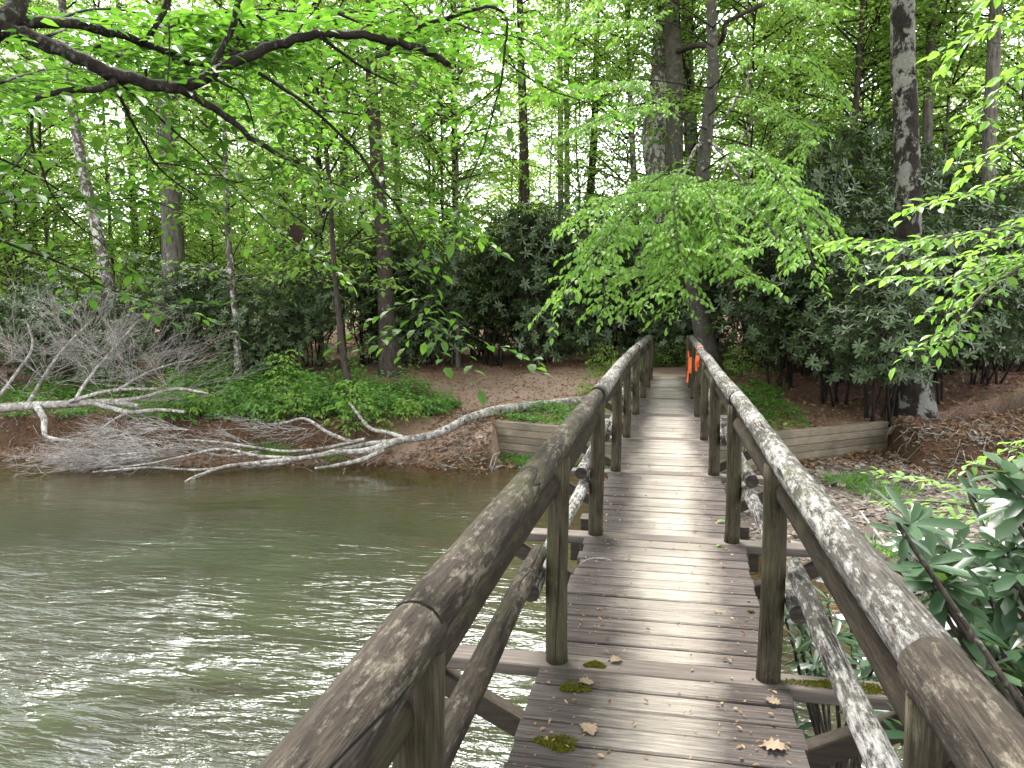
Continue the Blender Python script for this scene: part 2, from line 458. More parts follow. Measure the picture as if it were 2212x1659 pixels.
def water_mat():
    m, t, out = new_mat('creek_water')
    tc = t.nodes.new('ShaderNodeTexCoord')
    def wv(scale, st, detail, dist=.0, rot=0.0):
        mp = t.nodes.new('ShaderNodeMapping')
        mp.inputs['Scale'].default_value = st
        mp.inputs['Rotation'].default_value = (0, 0, rot)
        t.links.new(tc.outputs['Object'], mp.inputs['Vector'])
        n = nd(t, 'ShaderNodeTexNoise', Scale=scale, Detail=detail, Roughness=.5, Distortion=dist)
        t.links.new(mp.outputs[0], n.inputs['Vector'])
        return n.outputs['Fac']
    h = mth(t, 'ADD', mth(t, 'MULTIPLY', wv(1.5, (.7, 2.0, 1), 2, .9, rad(-12)), .13), mth(t, 'MULTIPLY', wv(5.0, (.6, 2.2, 1), 3, 1.0, rad(-8)), .055))
    h = mth(t, 'ADD', h, mth(t, 'MULTIPLY', wv(17.0, (.7, 2.0, 1), 3, .6, rad(-15)), .010))
    bn = nd(t, 'ShaderNodeBump', Strength=1.0, Distance=1.0)
    calm = t.nodes.new('ShaderNodeAttribute')
    calm.attribute_name = 'rough_water'
    gust = ramp(t, wv(.33, (.8, 1.3, 1), 2, .5, rad(-12)), [(.36, (.12, .12, .12)), (.62, (1.25, 1.25, 1.25))])
    t.links.new(mth(t, 'MULTIPLY', mth(t, 'MULTIPLY', h, calm.outputs['Fac']), gust), bn.inputs['Height'])
    dep = t.nodes.new('ShaderNodeAttribute')
    dep.attribute_name = 'depth'
    df = nd(t, 'ShaderNodeBsdfDiffuse')
    t.links.new(ramp(t, dep.outputs['Fac'], [(0, (.075, .047, .019)), (.45, (.043, .037, .017)), (1, (.030, .033, .019))]), df.inputs['Color'])
    tp = nd(t, 'ShaderNodeBsdfTransparent')
    tp.inputs['Color'].default_value = (.72, .62, .42, 1)
    mx = t.nodes.new('ShaderNodeMixShader')
    t.links.new(ramp(t, dep.outputs['Fac'], [(0, (.45, .45, .45)), (.5, (1, 1, 1))]), mx.inputs[0])
    t.links.new(tp.outputs[0], mx.inputs[1])
    t.links.new(df.outputs[0], mx.inputs[2])
    gl = nd(t, 'ShaderNodeBsdfGlossy', Roughness=.03)
    gl.inputs['Color'].default_value = (.95, .97, 1, 1)
    t.links.new(bn.outputs[0], gl.inputs['Normal'])
    fr = nd(t, 'ShaderNodeFresnel', IOR=1.42)
    t.links.new(bn.outputs[0], fr.inputs['Normal'])
    m2 = t.nodes.new('ShaderNodeMixShader')
    t.links.new(fr.outputs[0], m2.inputs[0])
    t.links.new(mx.outputs[0], m2.inputs[1])
    t.links.new(gl.outputs[0], m2.inputs[2])
    t.links.new(m2.outputs[0], out.inputs['Surface'])
    return m
M['water'] = water_mat()
# ------------------------------------------------------------------ terrain
def sdist(X, Y, line):
    """signed distance to a polyline running left to right; positive beyond (larger Y)"""
    best = np.full(X.shape, 1e9)
    sg = np.ones(X.shape)
    for (ax, ay), (bx, by) in zip(line[:-1], line[1:]):
        dx, dy = bx - ax, by - ay
        t = np.clip(((X - ax) * dx + (Y - ay) * dy) / (dx * dx + dy * dy), 0, 1)
        d = np.hypot(X - ax - t * dx, Y - ay - t * dy)
        s = np.where(dx * (Y - ay) - dy * (X - ax) >= 0, 1.0, -1.0)
        u = d < best - 1e-9
        best = np.where(u, d, best)
        sg = np.where(u, s, sg)
    return best * sg
def ss(a, b, x):
    t = np.clip((x - a) / (b - a), 0, 1)
    return t * t * (3 - 2 * t)
SHORE = [(-220., 25.), (-40., 15.5)] + [tuple(G(x, y, 0)[:2]) for x, y in ((0, 985), (200, 1000), (400, 1005), (560, 1005), (700, 1003), (850, 1000), (950, 1008), (1140, 1008), (1230, 1020), (1310, 1040), (1400, 1075), (1520, 1130), (1640, 1200), (1750, 1240), (1900, 1255), (2212, 1300))] + [(12., 6.5), (40., 4.), (220., -10.)]
WALLP = [G(1068, 909, .75), G(1330, 932, .75), G(1610, 941, .75), G(1920, 910, .75)]
BANK = [(-220., 28.), (-40., 19.)] + [tuple(G(x, y, .62)[:2]) for x, y in ((0, 905), (200, 902), (350, 905), (500, 912), (700, 908), (850, 904), (960, 900))] + [tuple(p[:2]) for p in WALLP] + [tuple(G(x, y, .8)[:2]) for x, y in ((2000, 935), (2212, 945))] + [(12., 13.), (40., 12.), (220., 0.)]
NEAR = [(-220., -20.), (-40., -5.), (-6., -2.6), (-1.5, -1.2), (1., -1.), (2.3, .3), (3.2, 2.2), (5., 3.), (12., 2.2), (40., -2.), (220., -20.)]
def terrain(X, Y):
    X, Y = np.asarray(X, float), np.asarray(Y, float)
    ds, db, dn = sdist(X, Y, SHORE), sdist(X, Y, BANK), sdist(X, Y, NEAR)
    low = np.where(ds < 0, -np.minimum(.65, -ds * .22), np.minimum(.18, ds * .10))
    top = .62 + .13 * ss(-4.2, -3.2, X) + .52 * ss(.5, 6, db) + .012 * np.maximum(db - 6, 0) + 13 * ss(38, 120, db)
    beach = np.exp(-((X + 4.2) / 1.3) ** 2)
    wall = ss(-3.4, -3.0, X) * (1 - ss(4.1, 4.4, X))
    lo_edge = -.35 - 1.3 * beach
    lo_edge = np.where(wall > .5, .06, lo_edge)
    hi_edge = np.where(wall > .5, .2, .15)
    k = ss(lo_edge, hi_edge, db)
    z = low * (1 - k) + top * k
    bump = .05 * np.sin(X * 1.7 + np.sin(Y * 1.3)) * np.sin(Y * 2.1 + X * .4) + .03 * np.sin(X * 4.3 + 1) * np.sin(Y * 3.7)
    z = z + bump * np.where(ds > .3, ss(.3, 2, ds), .25)
    kn = ss(-.1, 1.4, -dn)
    z = np.maximum(z, -.6 + kn * 1.5) if z.shape else max(z, -.6 + kn * 1.5)
    return z
def zat(x, y):
    return float(terrain(np.array([x]), np.array([y]))[0])
def axis(a, b, step, far):
    core = np.arange(a, b + 1e-6, step)
    k = np.cumsum(step * 1.22 ** np.arange(1, 60))
    lo = a - k[k < far]
    hi = b + k[k < far]
    return np.concatenate([lo[::-1], core, hi])
xs, ys = axis(-15, 9, .14, 260), axis(-3, 23, .14, 260)
GX, GY = np.meshgrid(xs, ys)
GZ = terrain(GX, GY)
mb = MB()
nx, ny = len(xs), len(ys)
ii = (np.arange(ny - 1)[:, None] * nx + np.arange(nx - 1)[None]).ravel()
mb.add(np.stack([GX, GY, GZ], -1), np.stack([ii, ii + 1, ii + nx + 1, ii + nx], 1), 0, True)
gme = mb.mesh('ground', M['ground'])
def attr(me, nm, val):
    a = me.attributes.new(nm, 'FLOAT', 'POINT')
    a.data.foreach_set('value', np.asarray(val, np.float32).ravel())
DS, DB = sdist(GX, GY, SHORE), sdist(GX, GY, BANK)
clear = np.exp(-(((GX + 2.8) / 3.4) ** 2 + ((GY - 18.2) / 2.6) ** 2) ** 2) 
bridgeend = np.exp(-((GX / .9) ** 2 + ((GY - 19) / 2.5) ** 2))
beachm = np.exp(-((GX + 3.6) / 1.9) ** 2) * ss(.0, .3, DS) * (1 - ss(.2, .8, DB))
attr(gme, 'dirt', np.clip(clear + bridgeend + beachm, 0, 1))
attr(gme, 'gravel', ss(0, .3, DS) * (1 - ss(-.6, -.1, DB)) * ss(-2.2, -.6, GX))
attr(gme, 'bank', ss(-1.2, -.4, DB) * (1 - ss(.0, .35, DB)) * (1 - beachm))
attr(gme, 'bed', 1 - ss(-.05, .12, DS))
tag(link('ground', gme), kind='structure')
# water
wxs, wys = axis(-14, 7, .25, 120), axis(-3, 16, .25, 30)
WX, WY = np.meshgrid(wxs, wys)
mb = MB()
nx, ny = len(wxs), len(wys)
ii = (np.arange(ny - 1)[:, None] * nx + np.arange(nx - 1)[None]).ravel()
mb.add(np.stack([WX, WY, 0 * WX], -1), np.stack([ii, ii + 1, ii + nx + 1, ii + nx], 1), 0, True)
wme = mb.mesh('creek_water', M['water'])
wd = -sdist(WX, WY, SHORE)
attr(wme, 'depth', np.clip(wd / 4.5, 0, 1))
attr(wme, 'rough_water', .28 + 1.1 * (1 - ss(2.5, 9.5, WY)) + .5 * np.exp(-((WX + 1.5) / 2) ** 2 - ((WY - 3) / 2.5) ** 2))
tag(link('water', wme), kind='structure')
# ------------------------------------------------------------------ footbridge
DZ = 1.35
ROWS = [3.33 + 2.03 * n for n in range(-2, 8)]
YEND = 18.35
def xl(Y):
    return -.46 + .12 * float(ss(9, 17, np.array(Y)))
def xr(Y):
    return .46 + .02 * float(ss(9, 17, np.array(Y)))
def zd(Y):
    return DZ - .05 * float(ss(13, 19, np.array(Y)))
bridge = thing('footbridge', 'long narrow wooden footbridge with round log railings leading to the wooded bank', 'footbridge')
mb = MB()
rng = np.random.default_rng(3)
y = -2.2
pw = .142
rows_y = []
while y < YEND:
    wdt = pw * rng.uniform(.93, 1.06)
    near = [r for r in ROWS if y <= r < y + wdt + .012]
    yc = y + wdt / 2
    if near:
        rows_y.append((near[0], yc, wdt))
    else:
        a = xl(yc) - .065 + rng.normal() * .008
        b = xr(yc) + .065 + rng.normal() * .008
        tz = zd(yc) - .022 + rng.normal() * .0022
        sk = rng.normal() * .0035
        ch = .006
        prof = np.array([[-wdt / 2, -.022], [-wdt / 2, .022 - ch], [-wdt / 2 + ch, .022], [wdt / 2 - ch, .022], [wdt / 2, .022 - ch], [wdt / 2, -.022]])
        m = len(prof)
        secs = np.linspace(0, 1, 6)
        V = []
        cup = rng.normal(0, .0015)
        for s in secs:
            wob = rng.normal(0, .0012)
            for q in prof:
                V.append((a + (b - a) * s, yc + q[0] * (1 + wob * 8) + sk * (s - .5) * 2, tz + q[1] + cup * (s - .5) ** 2 * 4 + rng.normal(0, .0006)))
        i = (np.arange(5)[:, None] * m)
        j = np.arange(m)[None]
        F = np.stack([i + j, i + m + j, i + m + (j + 1) % m, i + (j + 1) % m], -1).reshape(-1, 4)
        mb.add(V, [F, np.array([np.arange(m)]), np.array([5 * m + np.arange(m)[::-1]])], 0)
    y += wdt + rng.uniform(.007, .014)
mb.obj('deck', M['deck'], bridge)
for r, yc, wdt in rows_y:
    mb = MB()
    e = rng.uniform(-.05, .05)
    zz = zd(yc)
    beam(mb, (-1.14 + e, yc, zz - .026), (1.14 + e, yc, zz - .026), wdt, .056, 0)
    mb.obj('outrigger_board', M['deck'] if False else M['outrigger'], bridge)
    for s in (-1, 1):
        mb = MB()
        beam(mb, (s * 1.1, yc + .02, zz - .105), (s * .3, yc + .02, zz - .50), .09, .095)
        mb.obj('knee_brace', M['stringer'], bridge)
ROWY = [q[1] for q in rows_y]
def post(Y, x, h, lean=0.0, seed=0):
    q = np.random.default_rng(seed)
    mb = MB()
    z0 = zd(Y)
    r = q.uniform(.046, .052)
    t = np.linspace(0, 1, 14)
    pts = np.stack([x + lean * t + .004 * np.sin(t * 5 + seed), Y + .004 * np.cos(t * 4 + seed), z0 + h * t], 1)
    tube(mb, pts, r * (1.03 - .05 * t), 16, 0, True, .02, q)
    o = mb.obj('post', M['post'], bridge)
    for dz in (.05,):
        nb = MB()
        s = 1 if x < 0 else -1
        tube(nb, [(x + lean * .05 - .004, Y - r - .002, z0 + dz), (x - .004, Y - r + .01, z0 + dz)], .006, 8)
        nb.obj('bolt', M['stringer'], o)
for n, Y in enumerate(ROWY):
    if n == 0:
        continue
    post(Y, xl(Y), .94 if n < 9 else .99, q_ := .0, 20 + n)
    post(Y, xr(Y), .94 if n < 9 else .99, .0, 60 + n)
def rail(name, mat, side, n0, n1, off, h, r, seed, extra0=0., extra1=0., dz0=0., dz1=0., sag=.0, cutface=True):
    q = np.random.default_rng(seed)
    ya, yb = ROWY[n0] - extra0, ROWY[n1] + extra1
    k = 30
    t = np.linspace(0, 1, k)
    Y = ya + (yb - ya) * t
    X = np.array([(xl(v) if side < 0 else xr(v)) for v in Y]) + side * off
    Z = np.array([zd(v) for v in Y]) + h + dz0 * (1 - t) + dz1 * t + sag * np.sin(np.pi * t)
    X = X + .008 * np.sin(t * 5 + seed) 
    Z = Z + .006 * np.sin(t * 4 + seed * 2)
    mb = MB()
    tube(mb, np.stack([X, Y, Z], 1), r * (1 + .05 * np.sin(t * 3 + seed)) * (1 + .03 * np.exp(-((t - q.uniform(.2, .8)) / .04) ** 2)), 22, 0, True, .022, q, True, 1.0)
    me = mb.mesh(name, [mat, M['cut']])
    # the last two fans are the sawn ends
    npoly = len(me.polygons)
    mi = np.zeros(npoly, np.int32)
    mi[-44:] = 1
    me.polygons.foreach_set('material_index', mi)
    return link(name, me, bridge)
for side in (-1, 1):
    for a, b in ((0, 1), (1, 3), (3, 5), (5, 7), (7, 9)):
        near = side < 0 and a < 3
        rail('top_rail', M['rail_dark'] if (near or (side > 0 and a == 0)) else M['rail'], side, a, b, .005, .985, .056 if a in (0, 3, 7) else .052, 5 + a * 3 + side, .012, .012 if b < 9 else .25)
        rail('under_rail', M['subrail'], side, a, b, .045, .825, .055, 40 + a * 3 + side, -.01, -.01 if b < 9 else .1)
    for a in range(0, 9):
        hi = a % 2 == 1
        rail('mid_rail', M['midrail'] if not (side < 0 and a < 2) else M['rail_dark'], side, a, a + 1, .098, .46 if hi else .355, .041, 80 + a * 3 + side, .13, .13)
for s in (-1, 1):
    mb = MB()
    tube(mb, spline([(s * .32, -2.3, DZ - .19), (s * .33, 8, DZ - .2), (s * .31, 18.2, DZ - .24)], 40), .125, 14, 0, True, .03)
    mb.obj('stringer', M['stringer'], bridge)
for Y in (6.1, 12.6):
    for s in (-1, 1):
        mb = MB()
        beam(mb, (s * .57, Y, -.6), (s * .57, Y, DZ - .10), .17, .17, 0, .01, (0, 1, 0))
        mb.obj('pile', M['stringer'], bridge)
    mb = MB()
    beam(mb, (-.75, Y + .17, DZ - .42), (.75, Y + .17, DZ - .42), .15, .18, 0, .01)
    mb.obj('pier_cap', M['stringer'], bridge)
# orange flagging
mb = MB()
Y = ROWY[7] - .62
th = np.linspace(0, 2 * np.pi, 25)[:-1]
c = np.array([xr(Y) + .005, Y, zd(Y) + .985])
V, F = [], []
for k, dy in enumerate((-.055, .0, .055)):
    for a in th:
        rr = .0685 + .002 * math.sin(a * 3 + k)
        V.append(c + np.array([math.cos(a) * rr, dy + .02 * math.sin(a + 1), math.sin(a) * rr]))
for k in range(2):
    for j in range(24):
        F.append((k * 24 + j, k * 24 + (j + 1) % 24, k * 24 + 24 + (j + 1) % 24, k * 24 + 24 + j))
mb.add(V, np.array(F), 0, True)
for dx, l in ((-.03, .16), (-.055, .22)):
    q = [c + np.array([dx, -.03, -.06]), c + np.array([dx - .012, -.05, -.06 - l * .5]), c + np.array([dx - .004, -.035, -.06 - l])]
    for a, b in zip(q[:-1], q[1:]):
        beam(mb, a, b, .03, .003, 0, .0008, (0, 1, 0))
tag(mb.obj('flagging_tape', M['tape']), 'orange flagging tape tied around the right top handrail', 'tape')
mb = MB()
Y = ROWY[9]
c = np.array([xr(Y), Y, zd(Y)])
for z0, z1, rr in ((.30, .44, .056), (.47, .62, .0555), (.40, .48, .0565)):
    tube(mb, [c + (0, 0, z0), c + (.002, 0, (z0 + z1) / 2), c + (0, 0, z1)], [rr, rr + .004, rr], 18, 0, False)
beam(mb, c + (-.055, -.045, .34), c + (-.065, -.055, .12), .035, .003, 0, .0008, (0, 1, 0))
beam(mb, c + (-.05, -.045, .62), c + (-.06, -.05, .74), .03, .003, 0, .0008, (0, 1, 0))
tag(mb.obj('flagging_tape', M['tape']), 'orange flagging tape wrapped round the last right post of the bridge', 'tape')
# ------------------------------------------------------------------ timber retaining wall
wall = thing('retaining_wall', 'low plank retaining wall of stacked boards holding the bank under the bridge end', 'wall')
rng = np.random.default_rng(12)
for i in range(3):
    a, b = WALLP[i].copy(), WALLP[i + 1].copy()
    d = nrm(b - a)
    nrmv = np.array([-d[1], d[0], 0])
    mb = MB()
    a2 = a + d * (.0 if i == 0 else .012)
    b2 = b - d * (.0 if i == 2 else .012)
    for k in range(7):
        z = .75 - .068 - k * .136
        j = nrmv * (.075 + rng.normal() * .006)
        e = .33 * d if (i == 2 and k == 1) else 0 * d
        beam(mb, a2 * [1, 1, 0] + j + [0, 0, z] + d * rng.uniform(-.004, .008), b2 * [1, 1, 0] + j + [0, 0, z] + e, .14, .129, 0, .006)
    mb.obj('board_panel', M['wall'], wall)
# ------------------------------------------------------------------ foliage generators
class Leaf:
    """collects leaf positions and emits them in one go"""
    def __init__(s):
        s.a = []
    def put(s, p, d, n, l, w):
        s.a.append((p, d, n, l, w))
    def emit(s, mb, mode, mat, curl=.18, fold=.16):
        if s.a:
            c = [np.concatenate([np.atleast_1d(q[k]) for q in s.a]) for k in range(5)]
            leaves(mb, *c, mode=mode, mat=mat, curl=curl, fold=fold)
UPV = np.array([0, 0, 1.])
def spray(mb, lf, pts, r0, r1, rng, n=14, sp=.1, start=.1, L=(.25, .6), lsp=.045, ls=.065, lw=.55, droop=.12, tilt=.12, sides=6, wood=0, twig_r=.0022, hang=.2, limb=True, end=True, flat=.33):
    """one limb with alternate side shoots in a roughly level plane and two-ranked leaves"""
    path = spline(pts, n)
    if limb:
        tube(mb, path, np.linspace(r0, r1, n), sides, wood, True, .06 if sides > 5 else 0, rng)
    seg = np.linalg.norm(np.diff(path, axis=0), axis=1)
    cum = np.concatenate([[0], np.cumsum(seg)])
    tot = cum[-1]
    m = max(2, int(tot * (1 - start) / sp))
    s = start * tot + (np.arange(m) + rng.uniform(-.3, .3, m)) / m * tot * (1 - start)
    s = np.clip(s, 0, tot)
    if end:
        s = np.concatenate([s, [tot, tot]])
    m = len(s)
    p0 = np.stack([np.interp(s, cum, path[:, k]) for k in range(3)], 1)
    T = nrm(np.stack([np.interp(s + .02, cum, path[:, k]) - np.interp(s - .03, cum, path[:, k]) for k in range(3)], 1))
    side = np.where(np.arange(m) % 2 == 0, 1., -1.)[:, None]
    H = nrm(np.cross(T, UPV) + 1e-4)
    D = nrm(T * rng.uniform(.35, .9, (m, 1)) + side * H * rng.uniform(.5, 1.1, (m, 1)) + UPV * rng.normal(.05, tilt, (m, 1)))
    if end:
        D[-1] = nrm(T[-1] + .3 * H[-1])
        D[-2] = nrm(T[-2] - .25 * H[-2])
    ln = rng.uniform(L[0], L[1], m) * (1.0 - .45 * s / tot)
    dr = rng.uniform(.4, 1.4, m) * droop
    def at(t):
        return p0 + D * (ln * t)[:, None] - UPV * (dr * ln * t * t)[:, None]
    sticks(mb, at(np.zeros(m)), at(np.full(m, .5)), at(np.ones(m)), twig_r * (.6 + ln / L[1]), wood)
    cnt = np.maximum(2, (ln / lsp).astype(int))
    idx = np.repeat(np.arange(m), cnt)
    off = np.arange(len(idx)) - np.repeat(np.cumsum(cnt) - cnt, cnt)
    t = (off + .8 + rng.uniform(-.25, .25, len(idx))) / np.repeat(cnt, cnt) * .97
    t = np.clip(t, .05, 1.0)
    pp = p0[idx] + D[idx] * (ln[idx] * t)[:, None] - UPV * (dr[idx] * ln[idx] * t * t)[:, None]
    sd = np.where(off % 2 == 0, 1., -1.)[:, None]
    last = (off == cnt[idx] - 1)[:, None]
    HH = nrm(np.cross(D[idx], UPV) + 1e-4)
    k = len(idx)
    dd = nrm(D[idx] * rng.uniform(.4, .9, (k, 1)) + np.where(last, .1, .85) * sd * HH - UPV * (hang + rng.normal(0, .22, (k, 1))))
    nn = nrm(UPV + rng.normal(0, flat, (k, 3)))
    sz = ls * rng.uniform(.6, 1.2, k)
    lf.put(pp, dd, nn, sz, sz * lw)
    return p0, path
def crown_mesh(name, h0, h1, R, nl, seed, leafmat, ls=.11, sp=.13, lsp=.085, L=(.45, .95), shape='cone', wood='twig', mode=0, droop=.1):
    rng = np.random.default_rng(seed)
    mb, lf = MB(), Leaf()
    for i in range(nl):
        u = (i + rng.uniform(0, 1)) / nl
        z = h0 + (h1 - h0) * u
        if shape == 'cone':
            r = R * (1 - .72 * u) * rng.uniform(.55, 1.1)
        else:
            r = R * math.sqrt(max(.08, 1 - (2 * u - .85) ** 2)) * rng.uniform(.5, 1.05)
        a = rng.uniform(0, 6.283)
        d = np.array([math.cos(a), math.sin(a), 0])
        rise = rng.uniform(.1, .95) * r * (1 if shape == 'cone' else .8)
        bend = rng.normal(0, .4) * r * np.array([-d[1], d[0], 0])
        pts = [np.array([0, 0, z]), d * r * .35 + bend * .4 + UPV * (z + rise * .6), d * r * .7 + bend + UPV * (z + rise), d * r + bend * 1.2 + UPV * (z + rise * rng.uniform(.75, 1.15) - .05 * r)]
        spray(mb, lf, pts, .012 + .007 * r, .004, rng, 7, sp, .15, L, lsp, ls, .55, droop, .34, 4, 0, .006, .2, flat=.45)
    lf.emit(mb, mode, 1, .18)
    return mb.mesh(name, [M[wood], M[leafmat]])
def rosettes(lf, C_, U_, rng, n=8, L=.15, W=.045, lift=(0, .5)):
    """whorls of long leaves round a shoot tip"""
    m = len(C_)
    U_ = nrm(U_)
    A = nrm(np.cross(U_, np.array([.3, .1, .95]) + 1e-3))
    B = np.cross(U_, A)
    for k in range(n):
        a = 2 * np.pi * k / n + rng.uniform(-.3, .3, m)
        lt = rng.uniform(lift[0], lift[1], m) + (.35 if k % 3 == 0 else 0)
        d = nrm(np.cos(a)[:, None] * A + np.sin(a)[:, None] * B + lt[:, None] * U_)
        sz = L * rng.uniform(.7, 1.15, m)
        lf.put(C_ + U_ * .01, d, U_ + .25 * d * -1 + rng.normal(0, .12, (m, 3)), sz, sz * (W / L) * rng.uniform(.85, 1.15, m))
def rhodo_meshes(seed, R=2.0, H=4.2, nros=1250, zmin=.25):
    rng = np.random.default_rng(seed)
    st = MB()
    tips = []
    for k in range(9):
        a = k * .7 + rng.uniform(-.3, .3)
        r = R * rng.uniform(.25, .8)
        h = H * rng.uniform(.45, .8)
        pts = [(.25 * math.cos(a), .25 * math.sin(a), -.15)]
        for q in (.3, .55, .8, 1):
            pts.append((r * q * math.cos(a) + rng.normal(0, .2), r * q * math.sin(a) + rng.normal(0, .2), h * q ** .8))
        tube(st, spline(pts, 12), np.linspace(.03, .010, 12), 6, 0)
        tips.append(pts[-1])
    mb, lf = MB(), Leaf()
    lob = [(rng.normal(0, R * .42), rng.normal(0, R * .42), H * rng.uniform(max(.16, zmin / H), .78), R * rng.uniform(.38, .62)) for _ in range(14)]
    Cs, Us = [], []
    while len(Cs) < nros:
        lx, ly, lz, lr = lob[rng.integers(len(lob))]
        d = nrm(rng.normal(size=3) + np.array([0, 0, .35]))
        q = np.array([lx, ly, lz]) + d * lr * rng.uniform(.6, 1.08) * np.array([1, 1, 1.0])
        if q[2] < zmin or q[2] > H * 1.05:
            continue
        Cs.append(q)
        Us.append(nrm(d * .7 + np.array([0, 0, .75]) + rng.normal(0, .3, 3)))
    Cs, Us = np.array(Cs), np.array(Us)
    sticks(mb, Cs - Us * .3 + rng.normal(0, .08, Cs.shape), Cs - Us * .12, Cs, .007, 0)
    rosettes(lf, Cs, Us, rng, 8, .17, .05, (-.25, .35))
    lf.emit(mb, 2, 1, .12, .12)
    return st.mesh('stem', M['branch']), mb.mesh('crown', [M['twig'], M['rhodo']])
# ------------------------------------------------------------------ understory and far trees
CONE = [crown_mesh('crown', 1.4, 13.0, 3.2, 58, 100 + k, 'wood_leaf', .17, .15, .095, (.3, 1.6)) for k in range(3)]
AIRY = [crown_mesh('crown', 2.4, 17.0, 3.6, 66, 120 + k, 'wood_leaf', .18, .17, .10, (.3, 1.7), 'ball') for k in range(3)]
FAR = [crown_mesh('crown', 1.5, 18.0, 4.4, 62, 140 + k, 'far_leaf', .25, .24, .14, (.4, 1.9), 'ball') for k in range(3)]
CANOPY = [crown_mesh('crown', 9.5, 21.0, 5.4, 44, 160 + k, 'wood_leaf', .22, .2, .14, (.7, 1.4), 'ball') for k in range(2)]
WIDE_SHADE = [crown_mesh('canopy', 8.5, 19.0, 7.5, 95, 190 + k, 'wood_leaf', .26, .24, .15, (.8, 1.6), 'ball') for k in range(2)]  # unseen crowns, made wide and dense to shade the bridge and creek
def slim_trunk(h, r, seed):
    q = np.random.default_rng(seed)
    t = np.linspace(0, 1, 16)
    pts = np.stack([np.cumsum(q.normal(0, .05, 16)) * t, np.cumsum(q.normal(0, .05, 16)) * t, -.3 + (h + .3) * t], 1)
    mb = MB()
    tube(mb, pts, r * (1 - .85 * t) + .01 + r * .5 * np.exp(-t * 30), 9, 0, True, .05, q)
    return mb
TR = [slim_trunk(12, .05, 1).mesh('trunk', M['bark_lichen']), slim_trunk(15, .07, 2).mesh('trunk', M['bark_grey']), slim_trunk(16, .10, 3).mesh('trunk', M['bark_lichen']), slim_trunk(16, .10, 4).mesh('trunk', M['bark_pale'])]
def plant_tree(x, y, crown, trunk, label, group, s=1.0, rz=0.0, name='understory_tree', cat='tree'):
    t = thing(name, label, cat, (x, y, zat(x, y) - .05), group, rz)
    t.scale = (s, s, s)
    link('trunk', trunk, t)
    link('crown', crown, t)
    return t
rng = np.random.default_rng(77)
def scatter(n, d0, d1, px0, px1, mind, avoid=()):
    out = []
    tries = 0
    while len(out) < n and tries < 6000:
        tries += 1
        d = math.sqrt(rng.uniform(d0 * d0, d1 * d1))
        px = rng.uniform(px0, px1)
        p = P(px, 700, d)
        if all(math.hypot(p[0] - a, p[1] - b) > mind for a, b in out) and all(math.hypot(p[0] - a[0], p[1] - a[1]) > a[2] for a in avoid):
            out.append((p[0], p[1]))
    return out
for k, (x, y) in enumerate(scatter(40, 22.5, 34, -350, 2550, 2.1, [(0.5, 20, 3.0)])):
    plant_tree(x, y, (CONE + AIRY)[k % 6], TR[k % 2], 'slender bright green understory tree rising just behind the rhododendron thicket', 'understory trees behind the thicket', rng.uniform(.8, 1.15), rng.uniform(0, 6.28))
for k, (x, y) in enumerate(scatter(52, 34, 66, -300, 2500, 3.2)):
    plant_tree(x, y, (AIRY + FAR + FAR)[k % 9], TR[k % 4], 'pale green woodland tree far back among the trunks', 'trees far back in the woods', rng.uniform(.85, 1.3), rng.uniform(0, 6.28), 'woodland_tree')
# far wooded slope read as one mass
rng = np.random.default_rng(5)
mb, lf = MB(), Leaf()
n = 46000
d = np.sqrt(rng.uniform(72 ** 2, 125 ** 2, n))
px = rng.uniform(-500, 2700, n)
base = np.array([P(a, 661, b) for a, b in zip(px, d)])
zz = terrain(base[:, 0], base[:, 1])
base[:, 2] = zz + 11 * rng.uniform(0, 1, n) ** .8 * (.6 + .4 * np.sin(base[:, 0] * .35) * np.cos(base[:, 1] * .3))
sz = rng.uniform(.35, .8, n)
lf.put(base, nrm(rng.normal(size=(n, 3)) * [1, 1, .35]), nrm(UPV + rng.normal(0, .5, (n, 3))), sz, sz * .6)
lf.emit(mb, 0, 0)
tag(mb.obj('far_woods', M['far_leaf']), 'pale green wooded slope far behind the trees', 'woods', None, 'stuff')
# rhododendron thicket
RH = [rhodo_meshes(200 + k) for k in range(3)]
TALL = rhodo_meshes(207, 1.7, 4.2, 1000, .95)
def plant_rhodo(x, y, s, label, group, k, sz=1.0, var=None):
    var = var or RH[k % 3]
    t = thing('rhododendron_bush', label, 'bush', (x, y, zat(x, y) - .05), group, k * 1.7)
    t.scale = (s, s, s * sz)
    link('stem', var[0], t)
    link('crown', var[1], t)
for k, (px, d, s, sz) in enumerate([(-60, 19.5, .75, .85), (95, 21, .8, .95), (240, 19.5, .72, .9), (400, 22, .85, .95), (560, 21, .75, .9), (680, 22.5, .85, .95), (800, 24, .95, 1), (930, 24, 1.05, 1.0), (1060, 23.2, 1.05, 1.12), (1180, 22.6, 1.05, 1.15), (1300, 22.5, 1.05, 1.2), (1375, 23.0, .9, .95), (1450, 21.9, .62, .9), (1500, 23.2, .8, 1.0)]):
    p = P(px, 750, d)
    plant_rhodo(p[0], p[1], s, 'dark evergreen rhododendron bush in the thicket behind the dirt clearing', 'rhododendrons behind the clearing', k, sz)
for k, (px, d, s, sz) in enumerate([(1640, 21.5, 1.1, 1.4), (1740, 19.6, 1, 1.25), (1840, 18.6, .95, 1.2), (1930, 21.0, 1.1, 1.2), (2040, 19.0, 1, 1.15), (2160, 19.5, 1, 1.1), (2260, 21, 1.1, 1.1), (1780, 23, 1.2, 1.5), (2080, 23.5, 1.2, 1.25)]):
    p = P(px, 750, d)
    plant_rhodo(p[0], p[1], s, 'dark evergreen rhododendron bush in the tall thicket right of the bridge end', 'rhododendrons right of the bridge', k + 1, sz)
